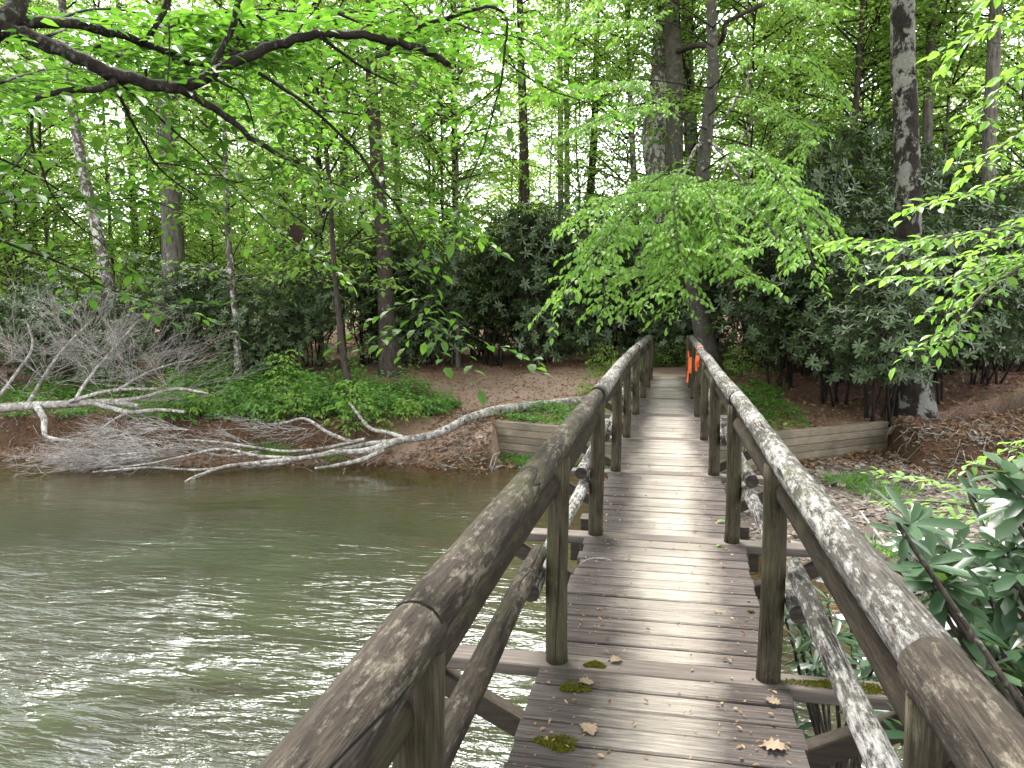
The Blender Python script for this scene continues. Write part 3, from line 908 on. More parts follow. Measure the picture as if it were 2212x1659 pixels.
for k, (px, d, s) in enumerate([(1905, 14.9, .9), (2015, 16.2, .95), (1805, 16.6, .95), (2130, 17.2, 1.0), (1690, 18.0, 1.0)]):
    p = P(px, 750, d)
    plant_rhodo(p[0], p[1], s, 'tall bare stemmed rhododendron with high dark foliage around the black patched trunk', 'tall rhododendrons by the black patched trunk', k, 1.0, TALL)
rng = np.random.default_rng(15)
for k in range(11):
    p = P(900 + k * 130 + rng.uniform(-40, 40), 700, rng.uniform(26, 33))
    plant_rhodo(p[0], p[1], rng.uniform(1, 1.2), 'dark evergreen rhododendron bush deeper in the woods behind the front thicket', 'rhododendrons deeper in the woods', k, rng.uniform(.9, 1.1))
SHRUB = [crown_mesh('crown', .25, 4.6, 2.3, 58, 180 + k, 'wood_leaf', .13, .12, .08, (.4, .9), droop=.3) for k in range(2)]
STK = slim_trunk(4.5, .025, 9).mesh('trunk', M['bark_lichen'])
for k, (x, y) in enumerate(scatter(26, 22.5, 44, -300, 1350, 2.2)):
    plant_tree(x, y, SHRUB[k % 2], STK, 'low leafy green shrub among the trunks behind the left thicket', 'green shrubs behind the left thicket', rng.uniform(.8, 1.2), rng.uniform(0, 6.28), 'green_shrub', 'shrub')
# ------------------------------------------------------------------ trunks one can tell apart
def traced_tree(label, pts, wpx, depth, mat, H=20.0, canopy=None, name='tree', taper=.6, seed=0, flare=.35, group=None, lean_depth=0.0, limbs=()):
    """trunk through pixel points (lowest first) standing at its own distance, carried on above the frame"""
    q = np.random.default_rng(seed + 500)
    w3 = [P(x, y, depth + lean_depth * i) for i, (x, y) in enumerate(pts)]
    zb = zat(w3[0][0], w3[0][1])
    if w3[0][2] > zb + .2:                  # carry down to the ground
        w3.insert(0, np.array([w3[0][0] + (w3[0][0] - w3[1][0]) * .15, w3[0][1], zb]))
        wpx = [wpx[0] * 1.1] + list(wpx)
    w3[0][2] = zb - .25
    base = w3[0].copy()
    base[2] = zb
    top = w3[-1] + nrm(w3[-1] - w3[-2]) * np.array([.6, .6, 1]) * max(0, H - (w3[-1][2] - zb))
    w3.append(top)
    rr = [a / 2 / FPX * depth for a in wpx] + [wpx[-1] / 2 / FPX * depth * (1 - taper)]
    t = thing(name, label, 'tree', tuple(base), group)
    n = 44
    path = spline(np.array(w3) - base, n)
    hz = path[:, 2]
    sd = np.concatenate([[0], np.cumsum(np.linalg.norm(np.diff(np.array(w3), axis=0), axis=1))])
    sp_ = np.concatenate([[0], np.cumsum(np.linalg.norm(np.diff(path, axis=0), axis=1))])
    r = np.interp(sp_ / sp_[-1], sd / sd[-1], rr)
    r = r * (1 + flare * np.exp(-np.maximum(hz, 0) / (.5 + r[0])))
    mb = MB()
    tube(mb, path, r, 14, 0, True, .035, q)
    mb.obj('trunk', M[mat], t)
    if canopy is not None:
        c = link('crown', canopy, t)
        c.location = (path[-1, 0] * .8, path[-1, 1] * .8, 0)
        c.rotation_euler = (0, 0, q.uniform(0, 6.28))
    return t, base
def limb_px(mb, pts, w0, w1, n=None, sides=8, bump=.06, org=0, rng=RNG):
    w3 = np.array([P(*p) for p in pts]) - org
    dd = np.mean([p[2] for p in pts])
    n = n or max(8, len(pts) * 5)
    tube(mb, spline(w3, n), np.linspace(w0, w1, n) / 2 / FPX * dd, sides, 0, True, bump, rng)
CAN = CANOPY
TREES = [
    ('thick mossy trunk with pale lichen and black patches standing behind the right plank wall', [(1970, 862), (1962, 600), (1960, 400), (1955, 200), (1950, 0)], [74, 57, 53, 50, 48], 15.6, 'bark_patch', CAN[0]),
    ('tall smooth grey beech trunk rising straight behind the bridge end', [(1470, 780), (1462, 560), (1457, 340), (1457, 170), (1452, 0)], [42, 38, 37, 36, 34], 22.8, 'bark_beech', CAN[1]),
    ('gnarled trunk blotched with pale lichen just left of the tall smooth grey beech', [(1435, 740), (1425, 420), (1412, 300), (1422, 200), (1432, 0)], [60, 56, 50, 38, 32], 24, 'bark_lichen', CAN[0]),
    ('furrowed grey trunk just right of the tall smooth grey beech', [(1520, 700), (1500, 420), (1490, 250), (1482, 0)], [34, 32, 28, 22], 27, 'bark_grey', CAN[1]),
    ('broad furrowed grey trunk with rough bark left of the slim white spotted one', [(380, 720), (375, 560), (368, 380), (358, 200), (350, 40)], [52, 46, 44, 42, 38], 23, 'bark_grey', CAN[0]),
    ('slim white spotted trunk on the creek bank left of the clearing', [(516, 815), (508, 680), (497, 560), (489, 440), (485, 300)], [15, 14, 13, 12, 9], 19.8, 'bark_lichen', None),
    ('thin dark trunk standing behind the bright sapling on the bank', [(757, 850), (742, 770), (728, 640), (718, 520), (712, 400), (700, 250)], [15, 13, 12, 11, 10, 8], 17.8, 'bark_dark', None),
    ('medium brown trunk at the left edge of the dirt clearing', [(845, 802), (836, 700), (830, 560), (818, 400), (808, 250), (800, 100)], [44, 34, 32, 30, 27, 24], 20.6, 'bark_dark', CAN[1]),
    ('leaning brown trunk above the brush pile at left', [(278, 790), (250, 690), (215, 520), (182, 380), (160, 250), (145, 120)], [28, 25, 24, 22, 20, 17], 20, 'bark_lichen', CAN[0]),
    ('thin grey trunk at the far left edge leaning left', [(24, 670), (14, 560), (4, 480), (-10, 360)], [13, 12, 11, 10], 24, 'bark_grey', None),
    ('dark trunk seen through the leaves left of the twin white trunks', [(1132, 690), (1134, 480), (1132, 330), (1128, 200), (1124, 60)], [24, 21, 20, 18, 15], 27, 'bark_dark', CAN[1]),
    ('left trunk of the twin white pair', [(1212, 620), (1211, 400), (1210, 200), (1208, 0)], [13, 13, 12, 11], 34, 'bark_pale', CAN[0]),
    ('right trunk of the twin white pair', [(1226, 620), (1225, 400), (1224, 200), (1226, 0)], [13, 13, 12, 11], 34.5, 'bark_pale', CAN[1]),
    ('slim lichened trunk between the white pair and the bridge end', [(1378, 600), (1372, 440), (1366, 320), (1360, 180)], [16, 14, 13, 10], 27, 'bark_lichen', None),
    ('slim dark pole of a tree left of the black patched trunk', [(1812, 640), (1828, 480), (1845, 280), (1858, 100), (1866, -40)], [17, 16, 14, 12, 10], 23, 'bark_dark', None),
    ('very thin dark stem close left of the black patched trunk', [(1860, 600), (1870, 430), (1880, 300), (1885, 200)], [8, 8, 7, 5], 25, 'bark_dark', None),
    ('grey trunk half hidden close behind the black patched trunk', [(2000, 640), (2002, 400), (2006, 200), (2015, 0)], [24, 22, 20, 18], 23, 'bark_grey', CAN[1]),
    ('pale trunk between the thin dark stem and the black patched trunk', [(1920, 600), (1918, 430), (1914, 250), (1910, 60)], [20, 19, 17, 14], 30, 'bark_pale', CAN[0]),
    ('straight grey brown trunk at the right edge behind the overhanging leaves', [(2124, 640), (2132, 480), (2136, 330), (2146, 120), (2152, 0)], [32, 29, 28, 26, 25], 21, 'bark_grey', CAN[1]),
    ('thin lichened pole left of a twin stem in the right hand woods', [(1706, 620), (1708, 460), (1710, 250), (1706, 60)], [13, 12, 11, 9], 29, 'bark_lichen', None),
    ('thin grey pole right of a twin stem in the right hand woods', [(1728, 620), (1726, 460), (1724, 300), (1722, 60)], [13, 12, 11, 9], 31, 'bark_grey', None),
    ('mottled grey trunk behind the medium brown one at the clearing', [(865, 640), (860, 420), (850, 280), (846, 120)], [17, 16, 15, 13], 29, 'bark_lichen', CAN[0]),
    ('reddish brown trunk behind the leaves in the middle of the woods', [(985, 650), (984, 450), (982, 300), (980, 150)], [16, 15, 14, 12], 31, 'bark_dark', CAN[1]),
    ('dark double trunk far behind the rhododendrons left of the gnarled trunk', [(1268, 640), (1272, 460), (1282, 320), (1288, 120)], [20, 18, 16, 13], 32, 'bark_dark', CAN[0]),
    ('pale grey trunk among the leaves between the broad grey trunk and the leaning one', [(300, 640), (290, 480), (280, 300), (262, 100)], [15, 14, 13, 11], 32, 'bark_grey', CAN[1]),
    ('grey trunk in the far left woods beside the thin leaning one', [(70, 640), (72, 500), (66, 300), (60, 100)], [17, 16, 15, 13], 30, 'bark_lichen', CAN[0]),
    ('slender dark trunk standing in the woods behind the thin dark trunk of the bank', [(650, 640), (655, 470), (660, 300), (662, 100)], [13, 12, 11, 10], 30, 'bark_dark', CAN[1]),
    ('grey trunk standing in the woods right of the thin dark trunk of the bank', [(735, 600), (738, 470), (745, 300), (748, 100)], [15, 14, 13, 11], 28, 'bark_grey', CAN[0]),
]
def tree_limb(t, base, paths, mat):
    for pts, a, b in paths:
        mb = MB()
        limb_px(mb, pts, a, b, None, 8, .07, base)
        mb.obj('branch', M[mat], t)
for k, (lab, pts, wp, dp, mt, can) in enumerate(TREES):
    t, base = traced_tree(lab, pts, wp, dp, mt, 21 if can is not None else 14, can if can is not None else AIRY[k % 3], seed=k)
    if k == 1:
        tree_limb(t, base, [([(1462, 112, 22.7), (1500, 98, 21.6), (1540, 98, 20.2), (1562, 80, 19.4), (1568, 50, 19.2), (1600, 32, 19), (1655, 6, 18.8)], 15, 8)], 'bark_dark')
# leaning beech right beside the bridge end, with the bright sprays that hang over the bridge
rng = np.random.default_rng(41)
t, base = traced_tree('slim leaning beech beside the bridge end whose bright green sprays hang over the walkway', [(1532, 772), (1512, 680), (1495, 590), (1502, 480), (1518, 370), (1530, 250), (1541, 150), (1537, 30)], [42, 36, 33, 30, 28, 26, 24, 21], 19.0, 'bark_beech', 17, None, 'leaning_beech', seed=90)
tree_limb(t, base, [([(1534, 272, 19), (1560, 258, 18.8), (1590, 215, 18.6), (1625, 150, 18.4)], 7, 3), ([(1525, 420, 19), (1560, 370, 18.8), (1600, 300, 18.6), (1640, 250, 18.5)], 6, 3), ([(1522, 300, 19), (1545, 315, 18.7), (1580, 360, 18.4), (1620, 420, 18.2), (1660, 480, 18)], 8, 4), ([(1520, 310, 19), (1503, 320, 18.8), (1480, 370, 18.5), (1462, 430, 18.3)], 10, 4)], 'bark_lichen')
mb, lf = MB(), Leaf()
root = [(1500, 470, 18.9), (1508, 420, 18.9), (1520, 360, 18.9), (1528, 280, 18.9), (1536, 190, 18.9), (1540, 100, 18.9)]
TIPS = [((1500, 470, 18.9), [(1400, 490, 16), (1300, 545, 13.2), (1216, 598, 12)]),
        ((1500, 470, 18.9), [(1430, 530, 16), (1370, 590, 13.5), (1302, 672, 12.2)]),
        ((1502, 480, 18.9), [(1460, 540, 16), (1430, 600, 13.8), (1385, 665, 12.6)]),
        ((1502, 480, 18.9), [(1480, 520, 16), (1475, 580, 14), (1450, 640, 13)]),
        ((1505, 440, 18.9), [(1540, 470, 16), (1590, 530, 13.5), (1618, 600, 12.6)]),
        ((1505, 440, 18.9), [(1560, 430, 16), (1640, 480, 13.5), (1690, 545, 12.4)]),
        ((1508, 420, 18.9), [(1600, 400, 16), (1700, 470, 13.6), (1752, 605, 12.4)]),
        ((1508, 420, 18.9), [(1620, 390, 16), (1720, 440, 13.6), (1786, 535, 12.6)]),
        ((1508, 420, 18.9), [(1440, 400, 16), (1330, 420, 13.4), (1236, 462, 12.2)]),
        ((1508, 420, 18.9), [(1450, 430, 16), (1380, 470, 13.6), (1290, 520, 12.4)]),
        ((1512, 400, 18.9), [(1500, 410, 16), (1470, 450, 13.8), (1440, 500, 12.8)]),
        ((1512, 400, 18.9), [(1540, 400, 16), (1560, 430, 13.8), (1570, 490, 12.8)]),
        ((1518, 370, 18.9), [(1580, 340, 16.5), (1660, 350, 14.5), (1730, 400, 13.5)]),
        ((1528, 280, 18.9), [(1440, 230, 17), (1340, 230, 15), (1235, 290, 14)]),
        ((1530, 250, 18.9), [(1620, 220, 17), (1720, 240, 15.4), (1800, 300, 14.6)]),
        ((1536, 190, 18.9), [(1430, 130, 17), (1310, 130, 15), (1190, 190, 14)]),
        ((1536, 190, 18.9), [(1630, 130, 17), (1740, 140, 15.4), (1810, 190, 14.6)]),
        ((1540, 100, 18.9), [(1430, 40, 17), (1300, 40, 15), (1190, 90, 14)]),
        ((1540, 60, 18.9), [(1420, -20, 17), (1310, -30, 15), (1230, 20, 14)]),
        ((1540, 60, 18.9), [(1620, 0, 17), (1700, -10, 15.4), (1790, 30, 14.6)])]
for a, rest in TIPS:
    pts = [P(*a)] + [P(*q) + rng.normal(0, .22, 3) for q in rest]
    spray(mb, lf, np.array(pts) - base, .022, .005, rng, 14, .075, .15 if a[1] > 390 else .42, (.2, 1.15), .05, .125, .58, .35, .22, 5, 0, .004, .6, flat=.42)
lf.emit(mb, 1, 1, .2)
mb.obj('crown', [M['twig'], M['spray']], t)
# ------------------------------------------------------------------ the dark limb overhead at left, with large leaves
rng = np.random.default_rng(11)
A0 = np.array([-3.9, -2.4, zat(-3.9, -2.4)])
over = thing('overhanging_tree', 'tree on the near left bank whose dark limb and big leaves overhang the creek', 'tree', tuple(A0))
mb = MB()
tp = [A0 - [0, 0, .2], A0 + [.1, .9, 1.1], P(-420, 260, 2.5), P(-120, 110, 2.75), P(-5, 45, 2.8)]
tube(mb, spline(np.array(tp) - A0, 24), np.linspace(.14, .05, 24), 14, 0, True, .05, rng)
tube(mb, spline(np.array([P(-20, 70, 2.8), P(15, 40, 2.8), P(38, 5, 2.85), P(60, -120, 2.9), P(70, -420, 3.0)]) - A0, 12), np.linspace(.040, .03, 12), 12, 0, True, .05, rng)
tube(mb, spline(np.array([P(-120, 110, 2.75), P(-160, -300, 2.8), P(-160, -300, 2.8) + [-.4, -.8, 3], P(-160, -300, 2.8) + [-1.2, -1.6, 13]]) - A0, 20), np.linspace(.075, .03, 20), 10, 0, True, .04, rng)
mb.obj('trunk', M['branch'], over)
LIMBS = [  # pixel path with distance, thickness at both ends (px), shoots wanted
    ([(-10, 55, 2.8), (60, 78, 2.8), (130, 105, 2.82), (210, 145, 2.85), (280, 168, 2.9), (350, 187, 2.95), (400, 186, 3.0), (460, 158, 3.05), (520, 128, 3.1), (580, 102, 3.15), (650, 80, 3.2), (720, 74, 3.25), (790, 78, 3.3), (850, 90, 3.35), (910, 106, 3.4), (950, 125, 3.4), (968, 142, 3.4)], 30, 15, .22),
    ([(0, 45, 2.8), (100, 48, 2.9), (180, 55, 3.0), (250, 74, 3.1), (300, 88, 3.2), (360, 112, 3.3), (410, 134, 3.35), (480, 140, 3.4), (520, 135, 3.45)], 24, 8, .4),
    ([(250, 172, 2.87), (225, 188, 2.86), (190, 193, 2.84), (140, 197, 2.8), (100, 205, 2.76), (78, 213, 2.7)], 16, 10, .8),
    ([(78, 213, 2.7), (70, 250, 2.75), (70, 310, 2.8), (90, 360, 2.85), (112, 420, 2.9), (160, 480, 3.0), (215, 520, 3.1)], 7, 2.5, 1),
    ([(70, 310, 2.8), (40, 350, 2.7), (5, 385, 2.6)], 5, 3, 1),
    ([(247, 180, 2.87), (262, 215, 2.9), (285, 262, 3.0), (312, 310, 3.1), (330, 345, 3.15), (368, 385, 3.25), (430, 430, 3.4)], 9, 3, 1),
    ([(330, 352, 3.15), (390, 358, 3.3), (450, 378, 3.4), (520, 395, 3.5)], 4, 2, 1),
    ([(385, 190, 2.97), (440, 220, 3.05), (500, 262, 3.15), (548, 302, 3.2), (600, 332, 3.3), (646, 353, 3.35)], 17, 9, .45),
    ([(600, 332, 3.3), (660, 372, 3.4), (730, 400, 3.5), (800, 440, 3.65)], 4, 2, 1),
    ([(455, 165, 3.0), (490, 185, 3.1), (520, 200, 3.2), (540, 240, 3.3), (552, 290, 3.4)], 6, 3, 1),
    ([(560, 158, 3.1), (610, 190, 3.2), (680, 240, 3.35), (745, 300, 3.5), (790, 350, 3.55), (815, 395, 3.6), (845, 430, 3.6), (880, 480, 3.6), (905, 530, 3.6), (920, 580, 3.6), (932, 630, 3.6), (930, 690, 3.6)], 8, 2.5, .55),
    ([(680, 240, 3.35), (730, 242, 3.5), (780, 250, 3.6), (830, 268, 3.7)], 5, 2.5, 1),
    ([(690, 80, 3.22), (740, 115, 3.3), (790, 150, 3.4), (830, 170, 3.5), (862, 186, 3.55)], 8, 3, 1),
    ([(640, 78, 3.2), (655, 50, 3.2), (680, 22, 3.2), (700, -10, 3.2)], 4, 3, 1),
    ([(835, 105, 3.35), (870, 80, 3.4), (910, 55, 3.45), (960, 40, 3.5), (1010, 25, 3.5), (1050, 15, 3.55), (1080, 22, 3.6), (1096, 50, 3.6), (1090, 110, 3.6), (1082, 180, 3.6), (1060, 260, 3.6), (1040, 330, 3.6), (1018, 380, 3.6), (1005, 420, 3.6)], 10, 2.5, .8),
    ([(1090, 130, 3.6), (1130, 160, 3.7), (1190, 195, 3.8), (1250, 215, 3.9), (1300, 235, 4.0)], 4, 1.8, 1),
    ([(900, 60, 3.45), (895, 30, 3.5), (870, 5, 3.5)], 4, 3, 1),
    ([(450, 160, 3.05), (480, 100, 3.1), (505, 50, 3.1), (520, -20, 3.1)], 11, 14, .8),
    ([(310, 92, 3.2), (340, 50, 3.2), (360, 10, 3.2), (370, -30, 3.2)], 10, 16, .7),
    ([(365, 50, 2.95), (366, 120, 2.95), (362, 180, 2.95)], 4, 3, 1),
    ([(-30, 330, 2.7), (60, 370, 2.9), (150, 420, 3.0), (240, 430, 3.1), (310, 430, 3.2), (400, 460, 3.4)], 5, 2, .9),
    ([(-30, 505, 2.9), (40, 535, 3.0), (110, 560, 3.1), (180, 590, 3.2), (230, 622, 3.3), (320, 650, 3.4), (400, 672, 3.5)], 6, 2, .8),
    ([(-40, 445, 2.6), (70, 430, 2.8), (160, 425, 2.95)], 5, 3, 1),
    ([(250, 170, 2.9), (350, 260, 3.3), (430, 330, 3.7), (520, 420, 4.0), (600, 500, 4.2), (690, 560, 4.3)], 5, 2, .8),
    ([(300, 88, 3.2), (420, 40, 3.6), (560, 20, 3.9), (700, 30, 4.2), (820, 20, 4.4)], 6, 3, .9),
    ([(100, 50, 2.9), (200, 20, 3.2), (300, 30, 3.5), (420, 80, 3.9), (540, 90, 4.2)], 6, 3, .9),
    ([(960, 40, 3.5), (1040, 70, 3.9), (1120, 80, 4.2), (1180, 110, 4.4)], 4, 2, 1),
    ([(760, 76, 3.28), (820, 40, 3.6), (900, 0, 3.9), (980, -20, 4.1)], 5, 3, 1),
    ([(0, 180, 2.7), (60, 160, 3.0), (150, 150, 3.4), (260, 230, 3.8), (360, 300, 4.1)], 5, 2, .9),
    ([(845, 430, 3.6), (900, 440, 3.7), (970, 470, 3.8), (1020, 500, 3.9)], 3, 1.5, 1),
    ([(932, 630, 3.6), (980, 690, 3.6), (1030, 730, 3.6), (1070, 745, 3.6)], 2.5, 1.2, .6),
    ([(932, 640, 3.6), (900, 680, 3.5), (860, 700, 3.4)], 2.5, 1.2, .7),
    ([(1082, 180, 3.6), (1020, 230, 3.7), (950, 260, 3.8), (880, 300, 3.9)], 3.5, 1.5, 1),
]
for _ in range(17):
    x0, y0 = rng.uniform(-60, 900), rng.uniform(20, 190)
    x1, y1, d1 = min(1220, x0 + rng.uniform(-160, 420)), rng.uniform(-20, 560), rng.uniform(4.4, 7.2)
    LIMBS.append(([(x0, y0, 3.1), (x0 * .6 + x1 * .4, y0 * .65 + y1 * .35 - 30, 3.1 + (d1 - 3.1) * .45), (x1, y1, d1)], 5, 1.5, .95))
_c = link('canopy', WIDE_SHADE[0], over)  # added above the frame to shade the near deck and rails
_c.rotation_euler = (0, 0, 1.0)
_c.location = (-.3, .6, -1.5)
lm, mb, lf = MB(), MB(), Leaf()
for pts, w0, w1, q in LIMBS:
    w3 = np.array([P(x, y, d) for x, y, d in pts])
    dd = np.mean([p[2] for p in pts])
    r0, r1 = w0 / 2 / FPX * dd, w1 / 2 / FPX * dd
    nn = max(10, len(pts) * 4)
    path = spline(w3 - A0, nn)
    path = path + RNG.normal(0, r0 * .12, path.shape)
    tube(lm, path, np.linspace(r0, r1, nn), 10 if w0 > 9 else 6, 0, True, .1 if w0 > 9 else .05, rng, True, 2.0)
    ln = np.linalg.norm(np.diff(w3, axis=0), axis=1).sum()
    spray(mb, lf, w3 - A0, r0, r1, rng, nn, .058 / q, .03, (.10, .5), .036, .066, .56, .25, .16, 5, 0, .0013, .12, limb=False, flat=.2)
lm.obj('limb', M['branch'], over)
lf.emit(mb, 1, 1, .14)
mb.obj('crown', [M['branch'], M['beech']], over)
# withered leaf caught in the twigs
mb = MB()
def lobed(mb, c, ax, ay, s, up, seed=0, mat=0):
    q = np.random.default_rng(seed)
    prof = [(0, 0), (.10, .12), (.26, .16), (.20, .27), (.42, .36), (.30, .46), (.45, .60), (.24, .66), (.26, .84), (.08, .86), (0, 1.0)]
    V = [np.asarray(c) + s * (0 * ax + y * ay) + up * s * .05 * math.sin(y * 5 + seed) for x, y in prof]
    R_ = [np.asarray(c) + s * (x * q.uniform(.8, 1.15) * ax + y * ay) + up * s * (.22 * x + q.normal(0, .02)) for x, y in prof]
    L_ = [np.asarray(c) + s * (-x * q.uniform(.8, 1.15) * ax + y * ay) + up * s * (.18 * x + q.normal(0, .02)) for x, y in prof]
    n = len(prof)
    i = np.arange(n - 1)
    mb.add(V + R_ + L_, np.concatenate([np.stack([i, i + n, i + n + 1, i + 1], 1), np.stack([i, i + 1, i + 2 * n + 1, i + 2 * n], 1)]), mat)
lobed(mb, P(645, 528, 3.9), RT, UP * 1.0 - RT * .2, .115, -FW, 3)
tag(mb.obj('withered_leaf', M['dark_leaf']), 'withered dark brown leaf dangling in the twigs over the creek', 'leaf')
# ------------------------------------------------------------------ overhanging branches from the right
rng = np.random.default_rng(21)
B0 = np.array([6.2, 4.6, zat(6.2, 4.6)])
ov = thing('overhanging_tree', 'tree beyond the right edge whose light green leafy branches reach in over the gravel', 'tree', tuple(B0))
mb = MB()
tube(mb, spline([(0, 0, -.2), (.1, .05, 2), (.0, .2, 5), (-.2, .3, 17)], 24), np.linspace(.16, .06, 24), 14, 0, True, .04, rng)
mb.obj('trunk', M['bark_grey'], ov)
RL = [([(2500, 430, 5.0), (2212, 488, 4.9), (2080, 506, 4.8), (1960, 524, 4.7), (1856, 516, 4.6)], 12, 2),
      ([(2450, 450, 5.2), (2212, 505, 5.3), (2100, 545, 5.4), (2000, 560, 5.4)], 6, 2),
      ([(2500, 540, 5.2), (2212, 565, 5.1), (2100, 590, 5.0), (2010, 602, 4.9), (1948, 600, 4.9)], 9, 2),
      ([(2450, 500, 5.0), (2212, 575, 5.0), (2120, 640, 5.0), (2060, 710, 5.0), (1985, 745, 5.0)], 8, 2),
      ([(2300, 560, 5.0), (2120, 575, 4.9), (2060, 640, 4.9), (2040, 690, 4.9)], 5, 2),
      ([(2500, 90, 4.6), (2300, 60, 4.6), (2212, 40, 4.5), (2120, 65, 4.4), (2075, 105, 4.4)], 7, 2),
      ([(2500, 170, 4.6), (2300, 140, 4.6), (2212, 150, 4.5), (2140, 215, 4.5), (2112, 260, 4.5)], 7, 2),
      ([(2500, 250, 4.7), (2300, 250, 4.7), (2212, 285, 4.7), (2140, 335, 4.7), (2095, 375, 4.7)], 7, 2),
      ([(2500, 330, 4.8), (2300, 350, 4.8), (2212, 375, 4.8), (2110, 412, 4.7), (2000, 442, 4.6)], 8, 2),
      ([(2500, 20, 4.0), (2350, -20, 4.0), (2240, -40, 4.0), (2150, -10, 4.0)], 7, 2),
      ([(2600, 1000, 5.8), (2300, 1060, 5.9), (2130, 1062, 6.0), (2020, 1040, 6.1), (1925, 1026, 6.2)], 8, 2),
      ([(2600, 1020, 5.6), (2300, 1095, 5.6), (2140, 1095, 5.7), (2030, 1085, 5.8), (1938, 1080, 5.9)], 8, 2),
      ([(2600, 1010, 5.4), (2350, 1120, 5.3), (2200, 1130, 5.3), (2090, 1120, 5.4)], 8, 2),
      ([(2600, 900, 5.6), (2350, 930, 5.6), (2220, 960, 5.6), (2140, 985, 5.6)], 7, 2)]
lf = Leaf()
cm = MB()
for pts, w0, w1 in RL:
    w3 = [P(*p) for p in pts]
    anchor = B0 + [0, .1, max(.8, w3[0][2] - B0[2] - .35)]
    w3 = np.array([anchor] + w3) - B0
    dd = pts[0][2]
    spray(cm, lf, w3, w0 / 2 / FPX * dd * 1.6, w1 / 2 / FPX * dd, rng, 26, .05, .35, (.14, .48), .042, .084, .54, .25, .1, 6, 0, .0016, .18, flat=.25)
lf.emit(cm, 1, 1, .2)
cm.obj('crown', [M['bark_grey'], M['spray']], ov)
_c = link('canopy', WIDE_SHADE[1], ov)  # added out of view to shade the bridge from the right
_c.rotation_euler = (0, 0, 2.0)
_c.location = (-.2, .3, -2.0)
# ------------------------------------------------------------------ rhododendrons close by at lower right
def near_rhodo(label, spots, foot, seed, L=.15, extra=0, box_=None):
    rng = np.random.default_rng(seed)
    F0 = np.array([foot[0], foot[1], zat(*foot)])
    t = thing('rhododendron_bush', label, 'bush', tuple(F0))
    sm, mb, lf = MB(), MB(), Leaf()
    sp = [np.array(P(*s)) for s in spots]
    for _ in range(extra):
        x0, x1, y0, y1, d0, d1 = box_
        sp.append(P(rng.uniform(x0, x1), rng.uniform(y0, y1), rng.uniform(d0, d1)))
    sp = np.array(sp) - F0
    hubs = [np.array([rng.normal(-.3, .25), rng.normal(0, .3), rng.uniform(.3, .8)]) for _ in range(5)]
    for i, c in enumerate(sp):
        h = min(hubs, key=lambda q: np.linalg.norm(q - c))
        mid = (h + c) / 2 + rng.normal(0, .05, 3) - [0, 0, .06]
        pts = [np.array([rng.normal(0, .08), rng.normal(0, .08), -.1]), h, mid, c - [0, 0, .05], c]
        tube(sm, spline(pts, 14), np.linspace(.016, .006, 14), 6, 0, True, .04, rng)
    U = nrm(np.array([0, 0, 1.]) + rng.normal(0, .3, sp.shape) - .25 * FW)
    rosettes(lf, sp, U, rng, 8, L, L * .31, (-.1, .5))
    low = sp - U * .05
    rosettes(lf, low, U, rng, 4, L * .9, L * .3, (-.35, .05))
    lf.emit(mb, 2, 0, .12, .1)
    sm.obj('stem', M['bark_dark'], t)
    mb.obj('crown', M['rhodo_near'], t)
near_rhodo('large leaved rhododendron at the lower right edge beside the handrail', [(1965, 1195, 3.4), (2120, 1230, 3.2), (2195, 1275, 3.0), (2185, 1030, 2.7), (2225, 1080, 2.6), (2060, 1330, 3.2), (2150, 1390, 3.0), (1995, 1390, 3.3), (2100, 1440, 3.1), (2205, 1480, 2.8), (2190, 1180, 3.3), (2040, 1275, 3.5)], (2.75, 1.35), 31, .165, 46, (1960, 2320, 1060, 1640, 2.6, 3.7))
near_rhodo('small rhododendron growing below the deck between the right rails', [(1760, 1330, 4.6), (1800, 1380, 4.4), (1850, 1400, 4.4), (1790, 1300, 4.9), (1730, 1380, 4.6), (1840, 1345, 4.7), (1760, 1440, 4.3), (1870, 1450, 4.2), (1700, 1330, 4.8)], (1.35, 4.1), 33, .13, 12, (1700, 1900, 1310, 1600, 3.9, 4.8))
# ------------------------------------------------------------------ fallen trees and brush
def fan(mb, root, direction, n, L, spread, r, rng, lift=.0, sub=5):
    """a brush of fine dead twigs, forking"""
    root, d = np.asarray(root, float), nrm(np.asarray(direction, float))
    D = nrm(d + rng.normal(0, spread, (n, 3)) * [1, 1, .55] + [0, 0, lift])
    ln = rng.uniform(.45, 1, n) * L
    st = root + d * rng.uniform(0, .5, (n, 1)) * L
    bend = rng.normal(0, .10, (n, 3)) * ln[:, None]
    p1, p2 = st + D * (ln * .5)[:, None] + bend, st + D * ln[:, None] + bend * .3 - UPV * (.06 * ln)[:, None]
    sticks(mb, st, p1, p2, r)
    if sub:
        k = np.repeat(np.arange(n), sub)
        t = rng.uniform(.25, .95, (len(k), 1))
        q0 = np.where(t < .5, st[k] + (p1[k] - st[k]) * t * 2, p1[k] + (p2[k] - p1[k]) * (t * 2 - 1))
        d2 = nrm(D[k] + rng.normal(0, .42, (len(k), 3)) * [1, 1, .6])
        l2 = rng.uniform(.15, .45, len(k)) * L
        q2 = q0 + d2 * l2[:, None]
        sticks(mb, q0, (q0 + q2) / 2 + rng.normal(0, .03, q0.shape) * l2[:, None], q2, r * .55)
rng = np.random.default_rng(51)
F0 = G(1130, 885, .85)
ft = thing('fallen_tree', 'bleached white fallen tree lying down the bank with its branches in the creek', 'fallen tree', tuple(F0))
mb = MB()
